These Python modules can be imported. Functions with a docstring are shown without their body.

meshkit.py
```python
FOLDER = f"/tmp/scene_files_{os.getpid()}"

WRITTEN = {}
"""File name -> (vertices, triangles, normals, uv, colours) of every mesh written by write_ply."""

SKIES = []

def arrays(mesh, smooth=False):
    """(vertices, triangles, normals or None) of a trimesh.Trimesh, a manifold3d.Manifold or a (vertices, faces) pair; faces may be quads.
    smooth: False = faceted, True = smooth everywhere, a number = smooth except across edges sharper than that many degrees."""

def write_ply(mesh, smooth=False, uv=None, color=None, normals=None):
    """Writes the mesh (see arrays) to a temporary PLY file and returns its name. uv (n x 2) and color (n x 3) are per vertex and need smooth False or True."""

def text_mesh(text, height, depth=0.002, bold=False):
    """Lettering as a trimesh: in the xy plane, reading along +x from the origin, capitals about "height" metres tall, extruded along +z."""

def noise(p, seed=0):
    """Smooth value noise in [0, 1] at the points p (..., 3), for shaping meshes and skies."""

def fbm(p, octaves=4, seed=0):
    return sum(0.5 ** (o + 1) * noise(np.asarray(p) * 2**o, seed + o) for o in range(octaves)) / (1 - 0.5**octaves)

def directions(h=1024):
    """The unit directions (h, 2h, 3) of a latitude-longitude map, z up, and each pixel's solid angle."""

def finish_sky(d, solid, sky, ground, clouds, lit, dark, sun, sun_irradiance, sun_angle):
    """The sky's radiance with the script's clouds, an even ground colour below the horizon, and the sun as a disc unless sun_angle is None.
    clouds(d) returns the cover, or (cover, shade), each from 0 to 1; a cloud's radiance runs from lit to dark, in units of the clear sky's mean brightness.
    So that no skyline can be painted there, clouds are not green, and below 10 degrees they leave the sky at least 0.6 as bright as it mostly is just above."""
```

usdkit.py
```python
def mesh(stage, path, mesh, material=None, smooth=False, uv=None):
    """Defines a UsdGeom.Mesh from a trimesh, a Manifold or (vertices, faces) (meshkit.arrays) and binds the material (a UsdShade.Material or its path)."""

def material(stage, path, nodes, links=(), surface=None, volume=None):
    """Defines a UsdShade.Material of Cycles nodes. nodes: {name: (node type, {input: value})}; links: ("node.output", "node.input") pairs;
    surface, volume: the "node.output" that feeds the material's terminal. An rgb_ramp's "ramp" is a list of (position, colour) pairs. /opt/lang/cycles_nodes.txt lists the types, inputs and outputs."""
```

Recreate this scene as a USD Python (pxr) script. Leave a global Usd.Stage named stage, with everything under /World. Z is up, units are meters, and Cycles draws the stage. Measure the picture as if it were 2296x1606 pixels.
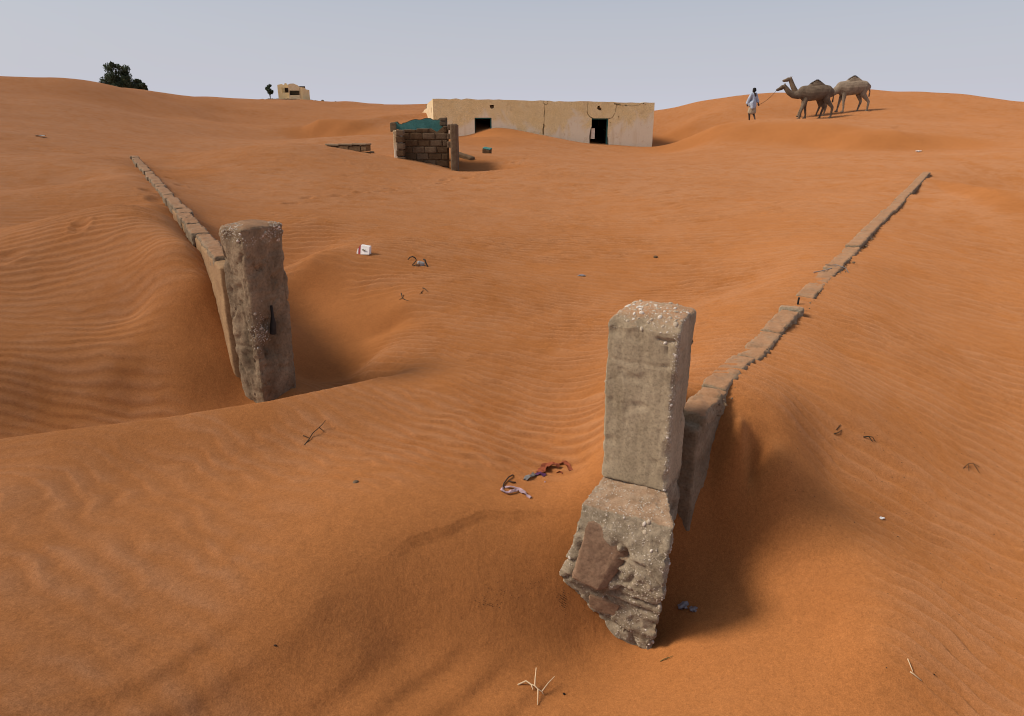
import math, random
import numpy as np
import trimesh
import manifold3d as m3
from scipy.interpolate import RBFInterpolator
from scipy.ndimage import map_coordinates, gaussian_filter
from scipy.spatial import cKDTree
import scipy.sparse as sp
import scipy.sparse.linalg as spl
import usdkit, meshkit
from pxr import Usd, UsdGeom, UsdLux, UsdShade, Gf, Sdf, Vt

random.seed(7)
stage = Usd.Stage.CreateInMemory()
UsdGeom.SetStageUpAxis(stage, 'Z')
UsdGeom.SetStageMetersPerUnit(stage, 1.0)
UsdGeom.Xform.Define(stage, '/World')
UsdGeom.Scope.Define(stage, '/World/Looks')

# ---------------------------------------------------------------- camera, sky, sun, exposure
EYE = 3.0
PITCH = math.degrees(math.atan(548 / 1560))
cam = UsdGeom.Camera.Define(stage, '/World/camera')
cam.AddTranslateOp().Set(Gf.Vec3d(0, 0, EYE))
cam.AddRotateXOp().Set(90 - PITCH)
cam.CreateFocalLengthAttr(1560 / 2296 * 36)
cam.CreateHorizontalApertureAttr(36.0)
cam.CreateVerticalApertureAttr(36.0 * 716 / 1024)
cam.CreateClippingRangeAttr(Gf.Vec2f(0.05, 3000))
cam.CreateExposureAttr(EXPOSURE := 0.0)

SUN_TO = np.array([-0.96, -0.10, 0.97]); SUN_TO /= np.linalg.norm(SUN_TO)      # direction towards the hazy sun
sun = UsdLux.DistantLight.Define(stage, '/World/sun')
sun.CreateIntensityAttr(0.88)
sun.CreateAngleAttr(16.0)
sun.CreateColorAttr(Gf.Vec3f(1.0, 0.90, 0.77))
sun.GetPrim().CreateAttribute('inputs:normalize', Sdf.ValueTypeNames.Bool).Set(True)
zax = Gf.Vec3d(*map(float, SUN_TO))
xax = Gf.Cross(Gf.Vec3d(0, 0, 1), zax).GetNormalized()
yax = Gf.Cross(zax, xax)
sun.AddTransformOp().Set(Gf.Matrix4d(xax[0], xax[1], xax[2], 0, yax[0], yax[1], yax[2], 0, zax[0], zax[1], zax[2], 0, 0, 0, 0, 1))
sky = UsdLux.DomeLight.Define(stage, '/World/sky')
sky_mat = usdkit.material(stage, '/World/Looks/dusty_sky', {
    'sky': ('sky_texture', {'sky_type': 'single_scattering', 'sun_disc': False, 'sun_elevation': float(math.asin(SUN_TO[2])),
                            'sun_rotation': float(math.atan2(SUN_TO[0], SUN_TO[1])), 'air_density': 1.0, 'aerosol_density': 4.0, 'ozone_density': 1.0}),
    'tc': ('texture_coordinate', {}), 'xyz': ('separate_xyz', {}),
    'thick': ('rgb_ramp', {'ramp': [(0.0, (.92,) * 3), (0.15, (.56,) * 3), (0.45, (.30,) * 3), (1.0, (.14,) * 3)]}),          # dust haze, thickest low down
    'veil': ('mix_color', {'b': (5.7, 5.8, 6.6), 'use_clamp': False}),
    'bg': ('background_shader', {'strength': 0.11})},
    [('tc.generated', 'xyz.vector'), ('xyz.z', 'thick.fac'), ('thick.color', 'veil.fac'), ('sky.color', 'veil.a'), ('veil.result', 'bg.color')], surface='bg.background')
UsdShade.MaterialBindingAPI.Apply(sky.GetPrim()).Bind(sky_mat)
for p_ in (sky.GetPrim(),):
    p_.SetCustomDataByKey('kind', 'structure')

# ---------------------------------------------------------------- helpers
used_names = {}
def numbered(parent, name):
    k = (parent, name)
    n = used_names.get(k, 0)
    used_names[k] = n + 1
    return name if n == 0 else '%s_%03d' % (name, n)

def tag(prim, label=None, cat=None, group=None, kind=None):
    for k, v in (('label', label), ('category', cat), ('group', group), ('kind', kind)):
        if v:
            prim.SetCustomDataByKey(k, v)
    return prim

def obj(name, mesh, mat, parent='/World', smooth=False, label=None, cat=None, group=None, kind=None):
    parent = str(parent.GetPath()) if hasattr(parent, 'GetPath') else parent
    m = usdkit.mesh(stage, parent + '/' + numbered(parent, name), mesh, mat, smooth=smooth)
    return tag(m.GetPrim(), label, cat, group, kind)

def thing(name, label, cat, group=None, loc=(0, 0, 0), rotz=0.0):
    """An Xform whose children are the thing's parts."""
    x = UsdGeom.Xform.Define(stage, '/World/' + numbered('/World', name))
    x.AddTranslateOp().Set(Gf.Vec3d(*map(float, loc)))
    if rotz:
        x.AddRotateZOp().Set(math.degrees(rotz))
    return tag(x.GetPrim(), label, cat, group, 'thing')

def subthing(name, parent):
    """A part that has pieces of its own: an Xform under its thing."""
    p = str(parent.GetPath())
    return UsdGeom.Xform.Define(stage, p + '/' + numbered(p, name)).GetPrim()

def fbm(p, octaves=4, seed=0):
    return meshkit.fbm(np.asarray(p, float) + 500.0, octaves, seed)

TH = math.radians(PITCH); CT, ST = math.cos(TH), math.sin(TH)
def ray(px, py):
    cx, cy = (px - 1148) / 1560.0, (py - 803) / 1560.0
    return np.array([cx, CT - cy * ST, -ST - cy * CT])
def at(px, py, y):
    d = ray(px, py)
    return np.array([0, 0, EYE]) + d * (y / d[1])

def to_mesh(man):
    m = man.to_mesh()
    return trimesh.Trimesh(np.array(m.vert_properties[:, :3]), np.array(m.tri_verts), process=False)

def rough_block(size, res=0.03, amp=0.006, freq=8.0, rnd=0.012, seed=0, taper=1.0, detail=None):
    """A box with worn edges: corners rounded, faces uneven. Origin at the centre."""
    s = np.asarray(size, float)
    n = np.maximum(1, np.round(s / res).astype(int))
    ax = [np.unique(np.concatenate([np.linspace(-s[k] / 2, s[k] / 2, n[k] + 1),
          [-s[k] / 2 + min(rnd, s[k] / 6) * .5, s[k] / 2 - min(rnd, s[k] / 6) * .5, -s[k] / 2 + min(rnd, s[k] / 6) * 1.2, s[k] / 2 - min(rnd, s[k] / 6) * 1.2]])) for k in range(3)]
    vs, fs, off = [], [], 0
    for k in range(3):
        i, j = (k + 1) % 3, (k + 2) % 3
        for sg in (-1, 1):
            a, b = np.meshgrid(ax[i], ax[j], indexing='ij')
            v = np.zeros(a.shape + (3,)); v[..., i] = a; v[..., j] = b; v[..., k] = sg * s[k] / 2
            na, nb = a.shape
            idx = np.arange(na * nb).reshape(na, nb) + off
            q = np.stack([idx[:-1, :-1], idx[1:, :-1], idx[1:, 1:], idx[:-1, 1:]], -1).reshape(-1, 4)
            if sg < 0:
                q = q[:, ::-1]
            vs.append(v.reshape(-1, 3)); fs.append(q); off += na * nb
    v = np.vstack(vs); f = np.vstack(fs)
    f = np.vstack([f[:, [0, 1, 2]], f[:, [0, 2, 3]]])
    m = trimesh.Trimesh(v, f, process=False); m.merge_vertices(digits_vertex=6)
    v = np.array(m.vertices)
    r = min(rnd, s.min() / 3)
    inner = np.clip(v, -s / 2 + r, s / 2 - r)
    d = v - inner
    ln = np.linalg.norm(d, axis=1, keepdims=True)
    nrm = d / np.maximum(ln, 1e-9)
    v = inner + nrm * np.minimum(ln, r)
    h = fbm(v * freq + seed * 13.7, 4, seed) - 0.5
    if detail:
        h = h + detail[0] * (fbm(v * detail[1] + seed * 3.1, 2, seed + 5) - 0.5)
    v = v + nrm * (h * 2 * amp)[:, None]
    if taper != 1.0:
        t = (v[:, 2] / s[2] + .5)[:, None]
        v[:, :2] *= 1 + (taper - 1) * t
    return trimesh.Trimesh(v, m.faces, process=False)

def moved(m, loc=(0, 0, 0), rz=0.0, rx=0.0, ry=0.0):
    m = m.copy()
    T = trimesh.transformations.euler_matrix(rx, ry, rz); T[:3, 3] = loc
    m.apply_transform(T)
    return m

def tube(pts, radii, sides=8, closed=True):
    pts = np.asarray(pts, float); n = len(pts)
    radii = np.full(n, radii) if np.ndim(radii) == 0 else np.asarray(radii, float)
    t = np.gradient(pts, axis=0); t /= np.maximum(np.linalg.norm(t, axis=1, keepdims=True), 1e-9)
    ref = np.array([0, 0, 1.0]) if abs(t[0, 2]) < .9 else np.array([1.0, 0, 0])
    u = np.cross(ref, t[0]); u /= np.linalg.norm(u)
    V = []
    for k in range(n):
        u = u - t[k] * (u @ t[k]); u /= max(np.linalg.norm(u), 1e-9)
        w = np.cross(t[k], u)
        a = np.arange(sides) * 2 * np.pi / sides
        V.append(pts[k] + radii[k] * (np.cos(a)[:, None] * u + np.sin(a)[:, None] * w))
    V = np.vstack(V + [pts[:1], pts[-1:]])
    F = []
    for k in range(n - 1):
        for i in range(sides):
            a, b = k * sides + i, k * sides + (i + 1) % sides
            F += [[a, b, b + sides], [a, b + sides, a + sides]]
    for i in range(sides):
        F += [[n * sides, (i + 1) % sides, i], [n * sides + 1, (n - 1) * sides + i, (n - 1) * sides + (i + 1) % sides]]
    return trimesh.Trimesh(V, F, process=False)
def cat(ms):
    return trimesh.util.concatenate(list(ms))
# ---------------------------------------------------------------- materials
def stone_mat(name, c0, c1, scale=6.0, bump=0.4, dist=0.01, fine=60.0, rough=0.92, extra=None, stretch=(1, 1, 1)):
    """Mottled mineral surface: two tones mixed by noise, fine speckle, bump."""
    c0, c1 = np.array(c0), np.array(c1)
    nodes = {
        'tc': ('geometry', {}),
        'map': ('mapping', {'scale': stretch}),
        'n1': ('noise_texture', {'scale': scale, 'detail': 6.0, 'roughness': 0.62, 'distortion': 0.4}),
        'n2': ('noise_texture', {'scale': fine, 'detail': 4.0, 'roughness': 0.7}),
        'ramp': ('rgb_ramp', {'ramp': [(0.28, tuple(c0)), (0.5, tuple((c0 + c1) / 2)), (0.72, tuple(c1))]}),
        'sp': ('rgb_ramp', {'ramp': [(0.25, (0.62, 0.60, 0.58)), (0.5, (1, 1, 1)), (0.78, (1.28, 1.27, 1.25))]}),
        'mul': ('mix_color', {'blend_type': 'multiply', 'fac': 1.0, 'use_clamp': False}),
        'b1': ('bump', {'strength': bump, 'distance': dist}),
        'b2': ('bump', {'strength': bump, 'distance': dist * .35}),
        'p': ('principled_bsdf', {'roughness': rough, 'specular_ior_level': 0.15, 'diffuse_roughness': 0.6}),
    }
    links = [('tc.position', 'map.vector'), ('map.vector', 'n1.vector'), ('tc.position', 'n2.vector'), ('n1.fac', 'ramp.fac'), ('n2.fac', 'sp.fac'),
             ('ramp.color', 'mul.a'), ('sp.color', 'mul.b'), ('n1.fac', 'b1.height'), ('n2.fac', 'b2.height'), ('b1.normal', 'b2.normal'),
             ('b2.normal', 'p.normal')]
    last = 'mul.result'
    if extra:
        last = extra(nodes, links, last)
    links.append((last, 'p.base_color'))
    return usdkit.material(stage, '/World/Looks/' + name, nodes, links, surface='p.BSDF')

def plain_mat(name, c, rough=0.8, spec=0.2, var=0.2, scale=30.0):
    c = np.array(c)
    return usdkit.material(stage, '/World/Looks/' + name, {
        'tc': ('geometry', {}), 'n': ('noise_texture', {'scale': scale, 'detail': 4.0}),
        'r': ('rgb_ramp', {'ramp': [(0.3, tuple(c * (1 - var))), (0.7, tuple(c * (1 + var)))]}),
        'p': ('principled_bsdf', {'roughness': rough, 'specular_ior_level': spec})},
        [('tc.position', 'n.vector'), ('n.fac', 'r.fac'), ('r.color', 'p.base_color')], surface='p.BSDF')

def sand_dust(amount, lo=0.3, hi=0.75, col=(0.42, 0.185, 0.075)):
    """Blown sand lying on the upward faces of a stone."""
    def f(nodes, links, last):
        nodes['g2'] = ('geometry', {}); nodes['sx'] = ('separate_xyz', {})
        nodes['dn'] = ('noise_texture', {'scale': 9.0, 'detail': 5.0, 'roughness': .65})
        nodes['add'] = ('math', {'math_type': 'multiply_add', 'value2': 1.1})
        nodes['mr'] = ('map_range', {'range_type': 'smoothstep', 'from_min': 1.35 - lo, 'from_max': 1.35 + hi - .45, 'to_max': amount})
        nodes['mixd'] = ('mix_color', {'b': col, 'use_clamp': False})
        links += [('g2.normal', 'sx.vector'), ('g2.position', 'dn.vector'), ('dn.fac', 'add.value1'), ('sx.z', 'add.value3'), ('add.value', 'mr.value'),
                  ('mr.result', 'mixd.fac'), (last, 'mixd.a')]
        return 'mixd.result'
    return f

M_sand = usdkit.material(stage, '/World/Looks/orange_sand', {
    'tc': ('geometry', {}),
    'big': ('noise_texture', {'scale': 0.35, 'detail': 4.0, 'roughness': 0.6}),
    'mid': ('noise_texture', {'scale': 2.6, 'detail': 4.0, 'roughness': 0.65, 'distortion': 0.6}),
    'fine': ('noise_texture', {'scale': 170.0, 'detail': 3.0, 'roughness': 0.8}),
    'fine2': ('noise_texture', {'scale': 55.0, 'detail': 3.0, 'roughness': 0.8}),
    'att': ('attribute', {'attribute': 'coarse'}),
    'r1': ('rgb_ramp', {'ramp': [(0.3, (0.328, 0.124, 0.035)), (0.7, (0.382, 0.150, 0.046))]}),
    'mfac': ('math', {'math_type': 'multiply', 'use_clamp': True}),
    'mr': ('map_range', {'range_type': 'smoothstep', 'from_min': 0.26, 'from_max': 0.62, 'to_max': 1.0}),
    'film': ('mix_color', {'b': (0.388, 0.180, 0.079), 'use_clamp': False}),
    'sp': ('rgb_ramp', {'ramp': [(0.22, (0.60, 0.58, 0.56)), (0.5, (1, 1, 1)), (0.78, (1.34, 1.36, 1.38))]}),
    'sp2': ('rgb_ramp', {'ramp': [(0.22, (0.78, 0.77, 0.76)), (0.5, (1, 1, 1)), (0.78, (1.18, 1.19, 1.20))]}),
    'mul': ('mix_color', {'blend_type': 'multiply', 'fac': 1.0, 'use_clamp': False}),
    'mul2': ('mix_color', {'blend_type': 'multiply', 'fac': 1.0, 'use_clamp': False}),
    'bmp': ('bump', {'strength': 0.35, 'distance': 0.004}),
    'mot': ('noise_texture', {'scale': 11.0, 'detail': 5.0, 'roughness': 0.75}),
    'spm': ('rgb_ramp', {'ramp': [(0.3, (0.94, 0.935, 0.93)), (0.5, (1, 1, 1)), (0.7, (1.05, 1.055, 1.06))]}),
    'mul3': ('mix_color', {'blend_type': 'multiply', 'fac': 1.0, 'use_clamp': False}),
    'bmp3': ('bump', {'strength': 0.16, 'distance': 0.03}),
    'bmp2': ('bump', {'strength': 0.25, 'distance': 0.012}),
    'p': ('principled_bsdf', {'roughness': 0.95, 'specular_ior_level': 0.1, 'diffuse_roughness': 0.7})},
    [('tc.position', 'big.vector'), ('tc.position', 'mid.vector'), ('tc.position', 'fine.vector'), ('tc.position', 'fine2.vector'),
     ('big.fac', 'r1.fac'), ('mid.fac', 'mr.value'), ('mr.result', 'mfac.value1'), ('att.fac', 'mfac.value2'), ('mfac.value', 'film.fac'), ('r1.color', 'film.a'),
     ('fine.fac', 'sp.fac'), ('fine2.fac', 'sp2.fac'), ('film.result', 'mul.a'), ('sp.color', 'mul.b'), ('mul.result', 'mul2.a'), ('sp2.color', 'mul2.b'),
     ('tc.position', 'mot.vector'), ('mot.fac', 'spm.fac'), ('mul2.result', 'mul3.a'), ('spm.color', 'mul3.b'), ('mul3.result', 'p.base_color'), ('fine.fac', 'bmp.height'), ('fine2.fac', 'bmp2.height'), ('bmp.normal', 'bmp2.normal'), ('mot.fac', 'bmp3.height'), ('bmp2.normal', 'bmp3.normal'), ('bmp3.normal', 'p.normal')],
    surface='p.BSDF')

M_concrete = stone_mat('weathered_concrete', (0.24, 0.185, 0.118), (0.39, 0.31, 0.21), 5.0, 0.55, 0.012, 70.0, stretch=(1, 1, .5), extra=sand_dust(0.55))
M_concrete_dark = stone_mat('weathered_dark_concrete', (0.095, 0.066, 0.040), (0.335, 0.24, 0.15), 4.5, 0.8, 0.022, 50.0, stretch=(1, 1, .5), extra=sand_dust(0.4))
M_rubble = stone_mat('broken_concrete', (0.18, 0.14, 0.092), (0.38, 0.31, 0.22), 16.0, 0.8, 0.015, 90.0, extra=sand_dust(0.32))
M_redstone = stone_mat('reddish_clay_brick', (0.205, 0.125, 0.077), (0.30, 0.19, 0.12), 9.0, 0.7, 0.012, 60.0)
M_pebble = stone_mat('pale_pebble', (0.50, 0.43, 0.35), (0.70, 0.64, 0.56), 20.0, 0.2, 0.003, 120.0)
M_pebble_tan = stone_mat('tan_pebble', (0.34, 0.27, 0.19), (0.50, 0.42, 0.32), 20.0, 0.2, 0.003, 120.0)
M_gravel = stone_mat('gravel', (0.28, 0.22, 0.16), (0.62, 0.55, 0.46), 45.0, 0.2, 0.003, 150.0)
M_wall = stone_mat('wall_block', (0.175, 0.125, 0.078), (0.285, 0.215, 0.14), 3.5, 0.6, 0.012, 60.0, extra=sand_dust(0.5))
M_wallcore = stone_mat('wall_core', (0.13, 0.085, 0.05), (0.24, 0.165, 0.10), 10.0, 0.9, 0.02, 60.0)
M_walltan2 = stone_mat('grey_plaster', (0.15, 0.105, 0.065), (0.27, 0.20, 0.13), 6.0, 0.7, 0.015, 60.0)
M_walltan = stone_mat('tan_plaster', (0.26, 0.15, 0.075), (0.37, 0.235, 0.12), 5.0, 0.5, 0.01, 60.0)
# ---------------------------------------------------------------- terrain: one sheet of sand to the horizon
def seg_param(p, a, b):
    d = b - a; L2 = (d * d).sum()
    t = ((p - a) @ d) / L2
    return t
WALL_R0, WALL_R1 = np.array([1.04, 3.72, 1.36]), np.array([11.0, 19.0, 1.58])
WALL_L0, WALL_L1 = np.array([-2.45, 5.85, 1.86]), np.array([-9.41, 18.0, 2.02])

P_both = [  # picture column, row (2296 wide), distance along the view
    # left bank beyond the wall, big left dune
    (0, 187, 36), (100, 180, 38), (200, 184, 41), (330, 199, 46), (450, 220, 53), (580, 231, 62),
    (0, 250, 27), (200, 250, 31), (400, 262, 38), (560, 262, 44), (0, 300, 20.5), (200, 300, 24.5), (400, 300, 29.5),
    (0, 350, 16.3), (150, 350, 17.5), (300, 338, 20.5), (0, 420, 12.5), (150, 420, 12.8), (0, 500, 8.7), (150, 500, 8.8), (260, 470, 9.4), (350, 480, 8.6),
    (0, 600, 6.4), (150, 600, 6.5), (300, 560, 6.6),
    # courtyard
    (480, 340, 19.6), (600, 324, 20.4), (690, 322, 20.8), (740, 329, 20.8), (785, 338, 20.8), (828, 346, 20.7), (440, 372, 17.6), (560, 380, 16.8), (385, 393, 15.2), (350, 386, 15.8), (430, 392, 15.6),
    (450, 420, 13.8), (620, 430, 14.0), (780, 420, 15.2), (900, 410, 17.0), (1000, 400, 18.2),
    (700, 500, 10.6), (900, 500, 11.2), (1150, 480, 13.0), (1350, 470, 14.0),
    (700, 580, 8.7), (900, 600, 8.6), (1150, 600, 9.0), (1400, 600, 9.0), (1600, 560, 9.6),
    (1000, 700, 7.2), (1250, 700, 7.3), (1450, 680, 7.6), (1650, 650, 7.6),
    (1000, 800, 6.0), (1200, 800, 6.1), (1300, 850, 5.5), (1250, 950, 4.75),
    # trench in front of the hut, slope behind, mound before the long house
    (1030, 373, 20.6), (1090, 350, 22.5), (1150, 385, 19.0), (1250, 400, 18.0), (1400, 400, 18.5),
    (1040, 328, 28.0), (1105, 283, 36.2), (1066, 300, 36.2), (1030, 314, 35.0), (1140, 287, 36.5), (1180, 293, 36.8), (1280, 313, 37.3), (1330, 322, 37.5), (1400, 326, 37.9), (1470, 329, 38.3),
    (1105, 305, 32), (1300, 340, 30), (1550, 328, 35), (1660, 345, 27.5), (1500, 360, 26), (1600, 420, 16.5), (1750, 420, 16.8),
    (1560, 305, 40), (1500, 296, 43),
    # behind the hut
    (850, 302, 29), (900, 272, 38), (640, 276, 38.5), (700, 279, 38), (760, 285, 37.5), (798, 296, 36.5), (740, 303, 36.4), (690, 304, 36.4), (800, 306, 33), (680, 262, 46), (800, 252, 50), (930, 262, 42),
    (620, 224, 105), (680, 223, 105), (585, 231, 98), (722, 231, 98), (700, 234.5, 66), (800, 234, 66), (900, 231.5, 62), (950, 234, 58),
    # right dune with the camels
    (1470, 246, 52), (1560, 232, 48), (1660, 219, 46.5), (1750, 212, 46), (1850, 206, 46), (1960, 204, 46), (2050, 206, 46), (2150, 216, 46), (2296, 233, 45),
    (1683, 272, 37), (1780, 268, 38), (1850, 266, 38.3), (1950, 248, 39.5), (2100, 260, 37), (2296, 290, 31),
    (1560, 270, 42), (1600, 283, 36), (1706, 283, 33.2), (1811, 296, 31.4), (1933, 313, 28.7), (2050, 315, 28.0), (2130, 312, 28.2), (1620, 305, 33.4), (1706, 306, 31.9), (1846, 323, 29.7), (1933, 329, 27.8), (2050, 332, 27.0), (2134, 331, 27.0), (2296, 340, 22.5), (1750, 345, 25), (2000, 350, 22), (1850, 350, 23),
    (1900, 400, 18), (1980, 440, 15), (2110, 405, 17.2), (2200, 434, 14.0), (2290, 466, 12.0), (2296, 560, 10.0), (2150, 560, 9.6), (2000, 620, 7.7),
    (2296, 700, 7.4), (2050, 720, 6.5), (1900, 800, 5.2),
    (2296, 900, 5.35), (2100, 900, 4.9), (1900, 900, 4.4), (1760, 900, 4.14), (2296, 1080, 4.35), (2050, 1050, 4.08), (1850, 1050, 3.92),
    (2296, 1300, 3.45), (2100, 1280, 3.32), (2296, 1600, 2.55), (2150, 1600, 2.47),
    # ridge beside the scour pit of the near pillar, and the pit
    (1665, 945, 3.80), (1720, 1010, 3.72), (1790, 1095, 3.62), (1860, 1190, 3.42), (1930, 1300, 3.10), (1965, 1450, 2.68), (2060, 1606, 2.41),
    (1640, 1000, 3.80), (1600, 1200, 3.62), (1680, 1110, 3.76), (1562, 1130, 3.70), (1600, 1050, 3.84), (1700, 1250, 3.42), (1560, 1400, 3.12), (1700, 1420, 2.95), (1850, 1420, 2.86), (1850, 1606, 2.40),
    (1480, 1446, 3.10), (1400, 1462, 3.05), (1300, 1430, 3.05), (1260, 1320, 3.22), (1450, 1420, 3.25), (1400, 1606, 2.45), (1600, 1606, 2.42),
    (1300, 1150, 3.62), (1200, 1200, 3.42), (1100, 1300, 3.07), (1150, 1450, 2.80), (1150, 1606, 2.36), (900, 1450, 2.60), (900, 1606, 2.22),
    (1150, 1100, 3.80), (1000, 1180, 3.28), (850, 1250, 2.96), (700, 1350, 2.60), (600, 1500, 2.26), (600, 1606, 2.10),
    (1300, 1050, 4.10), (1100, 1000, 4.36),
    # the flat in front of the crest
    (0, 1100, 3.42), (0, 1300, 2.58), (0, 1450, 2.14), (0, 1606, 1.80), (300, 1200, 3.02), (300, 1400, 2.38), (300, 1606, 1.93), (600, 1200, 3.06), (850, 1100, 3.52),
    (950, 860, 5.32), (900, 950, 4.62),
]
P_front = [(0, 985, 4.08), (150, 963, 4.18), (300, 945, 4.30), (450, 922, 4.46), (600, 899, 4.66), (750, 868, 5.05), (850, 845, 5.42), (300, 1050, 3.85), (0, 1040, 3.82), (650, 1000, 4.2)]
W_front = [(-3.6, 5.0, 0.96), (-2.2, 5.6, 0.95), (-2.9, 5.3, .96), (-1.5, 5.9, 0.96), (-5, 4.5, .97)]
P_pit = [(600, 897, 5.42), (545, 885, 5.45), (640, 890, 5.42), (665, 880, 5.46), (720, 858, 6.0), (790, 780, 6.95), (865, 745, 6.98), (850, 800, 6.2), (720, 760, 7.3), (700, 700, 8.05), (780, 690, 7.9), (690, 640, 8.5), (655, 600, 9.3), (900, 780, 6.3),
         (500, 800, 5.62), (460, 720, 5.82), (450, 640, 6.02), (405, 560, 6.4), (370, 600, 6.2), (300, 700, 5.95), (250, 820, 5.25), (400, 850, 5.3), (450, 900, 5.22), (300, 910, 5.08), (120, 900, 4.92),
         (0, 720, 5.60), (0, 860, 4.85), (150, 760, 5.45), (0, 945, 4.55), (900, 690, 7.4)]
W_pit = [(-3.5, 4.3, 0.84), (-2.9, 4.6, .74), (-2.4, 4.85, .64), (-1.95, 5.05, .60), (-1.5, 5.3, .62), (-2.05, 6.3, .62), (-2.3, 7.1, .78), (-1.5, 6.4, .63), (-1.4, 5.8, .60), (-1.3, 7.2, .76)]
W_both = [(11.6, 17.2, 1.15), (11.9, 15.2, 1.08), (-.78, 5.8, .90), (-.65, 6.3, .92), (-.5, 5.4, .92), (-7.5, 23.5, 1.72), (-5.3, 23.0, 1.75), (-9.5, 22.5, 1.8), (-42, 34, 4.6), (-36, 18, 2.7), (-30, 52, 3.2), (-36, 60, 3.0), (-11, 41, 2.1), (-8.6, 40.5, 2.1), (-9, 3.0, .95), (-7, 5.0, 1.45), (-8, 8, 1.9), (9, 3.0, .3), (6, 2.5, .35), (7, 5.0, .5), (9, 9, 1.0), (-1, 1.2, 1.0), (1, 1.2, 1.0), (0, .5, 1.30), (0, .2, 1.33), (-1, 0, 1.3), (1, 0, 1.3),
          (-4, 0, 1.2), (4, 0, .7), (0, -1, 1.4), (0, -5, 1.4), (-8, -6, 1.4), (8, -6, 1.4), (0, -30, 1.5), (-40, -20, 1.5), (40, -20, 1.5), (-40, 10, 2.4), (40, 10, 2.2),
          (-90, 0, 2), (90, 0, 2), (0, -90, 2), (-200, 100, 2), (200, 100, 2), (0, -400, 2), (-400, 0, 2), (400, 0, 2), (-60, 120, 2.5), (-20, 140, 2.5), (30, 120, 2.2), (90, 110, 2.0),
          (0, 180, 2), (100, 200, 2), (-100, 200, 2), (-150, 350, 2), (150, 350, 2), (0, 450, 2), (-55, 66, 3.2), (-40, 70, 3.3), (45, 62, 2.6), (30, 64, 2.6), (15, 66, 2.6), (-5, 85, 3.0), (-15, 88, 3.0),
          (-29, 82, 3.0), (60, 60, 2.4), (-65, 50, 3.5), (2, 62, 3.4)]
def wall_side_points():
    out = []
    for a, b, s in ((WALL_L0, WALL_L1, 1), (WALL_R0, WALL_R1, 1)):
        d = (b - a)[:2] / np.linalg.norm((b - a)[:2]); n = np.array([d[1], -d[0]])     # to the right of the wall
        for t in np.linspace(0.0, 1.0, 15) ** 1.5:
            p = a + (b - a) * (t * .98 + .01)
            if a is WALL_L0 and t < .03:
                continue
            w = 0.16 + .012 * np.linalg.norm(p[:2])
            out.append((p[0] - n[0] * (w - .04), p[1] - n[1] * (w - .04), p[2] + (0.0 if a is WALL_L0 else -.02)))
            if a is WALL_R0 and t < .02:
                continue
            if a is WALL_R0 and p[1] < 4.4:
                continue
            drop = .22 + .62 * max(0, 1 - (p[1] - 5.9) / 5.0) if a is WALL_L0 else .07
            out.append((p[0] + n[0] * w * 1.2, p[1] + n[1] * w * 1.2, p[2] - drop))
    return out
def polar(x, y):
    return np.arctan2(x, y), np.log(np.hypot(x, y) + 1e-6)
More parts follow.
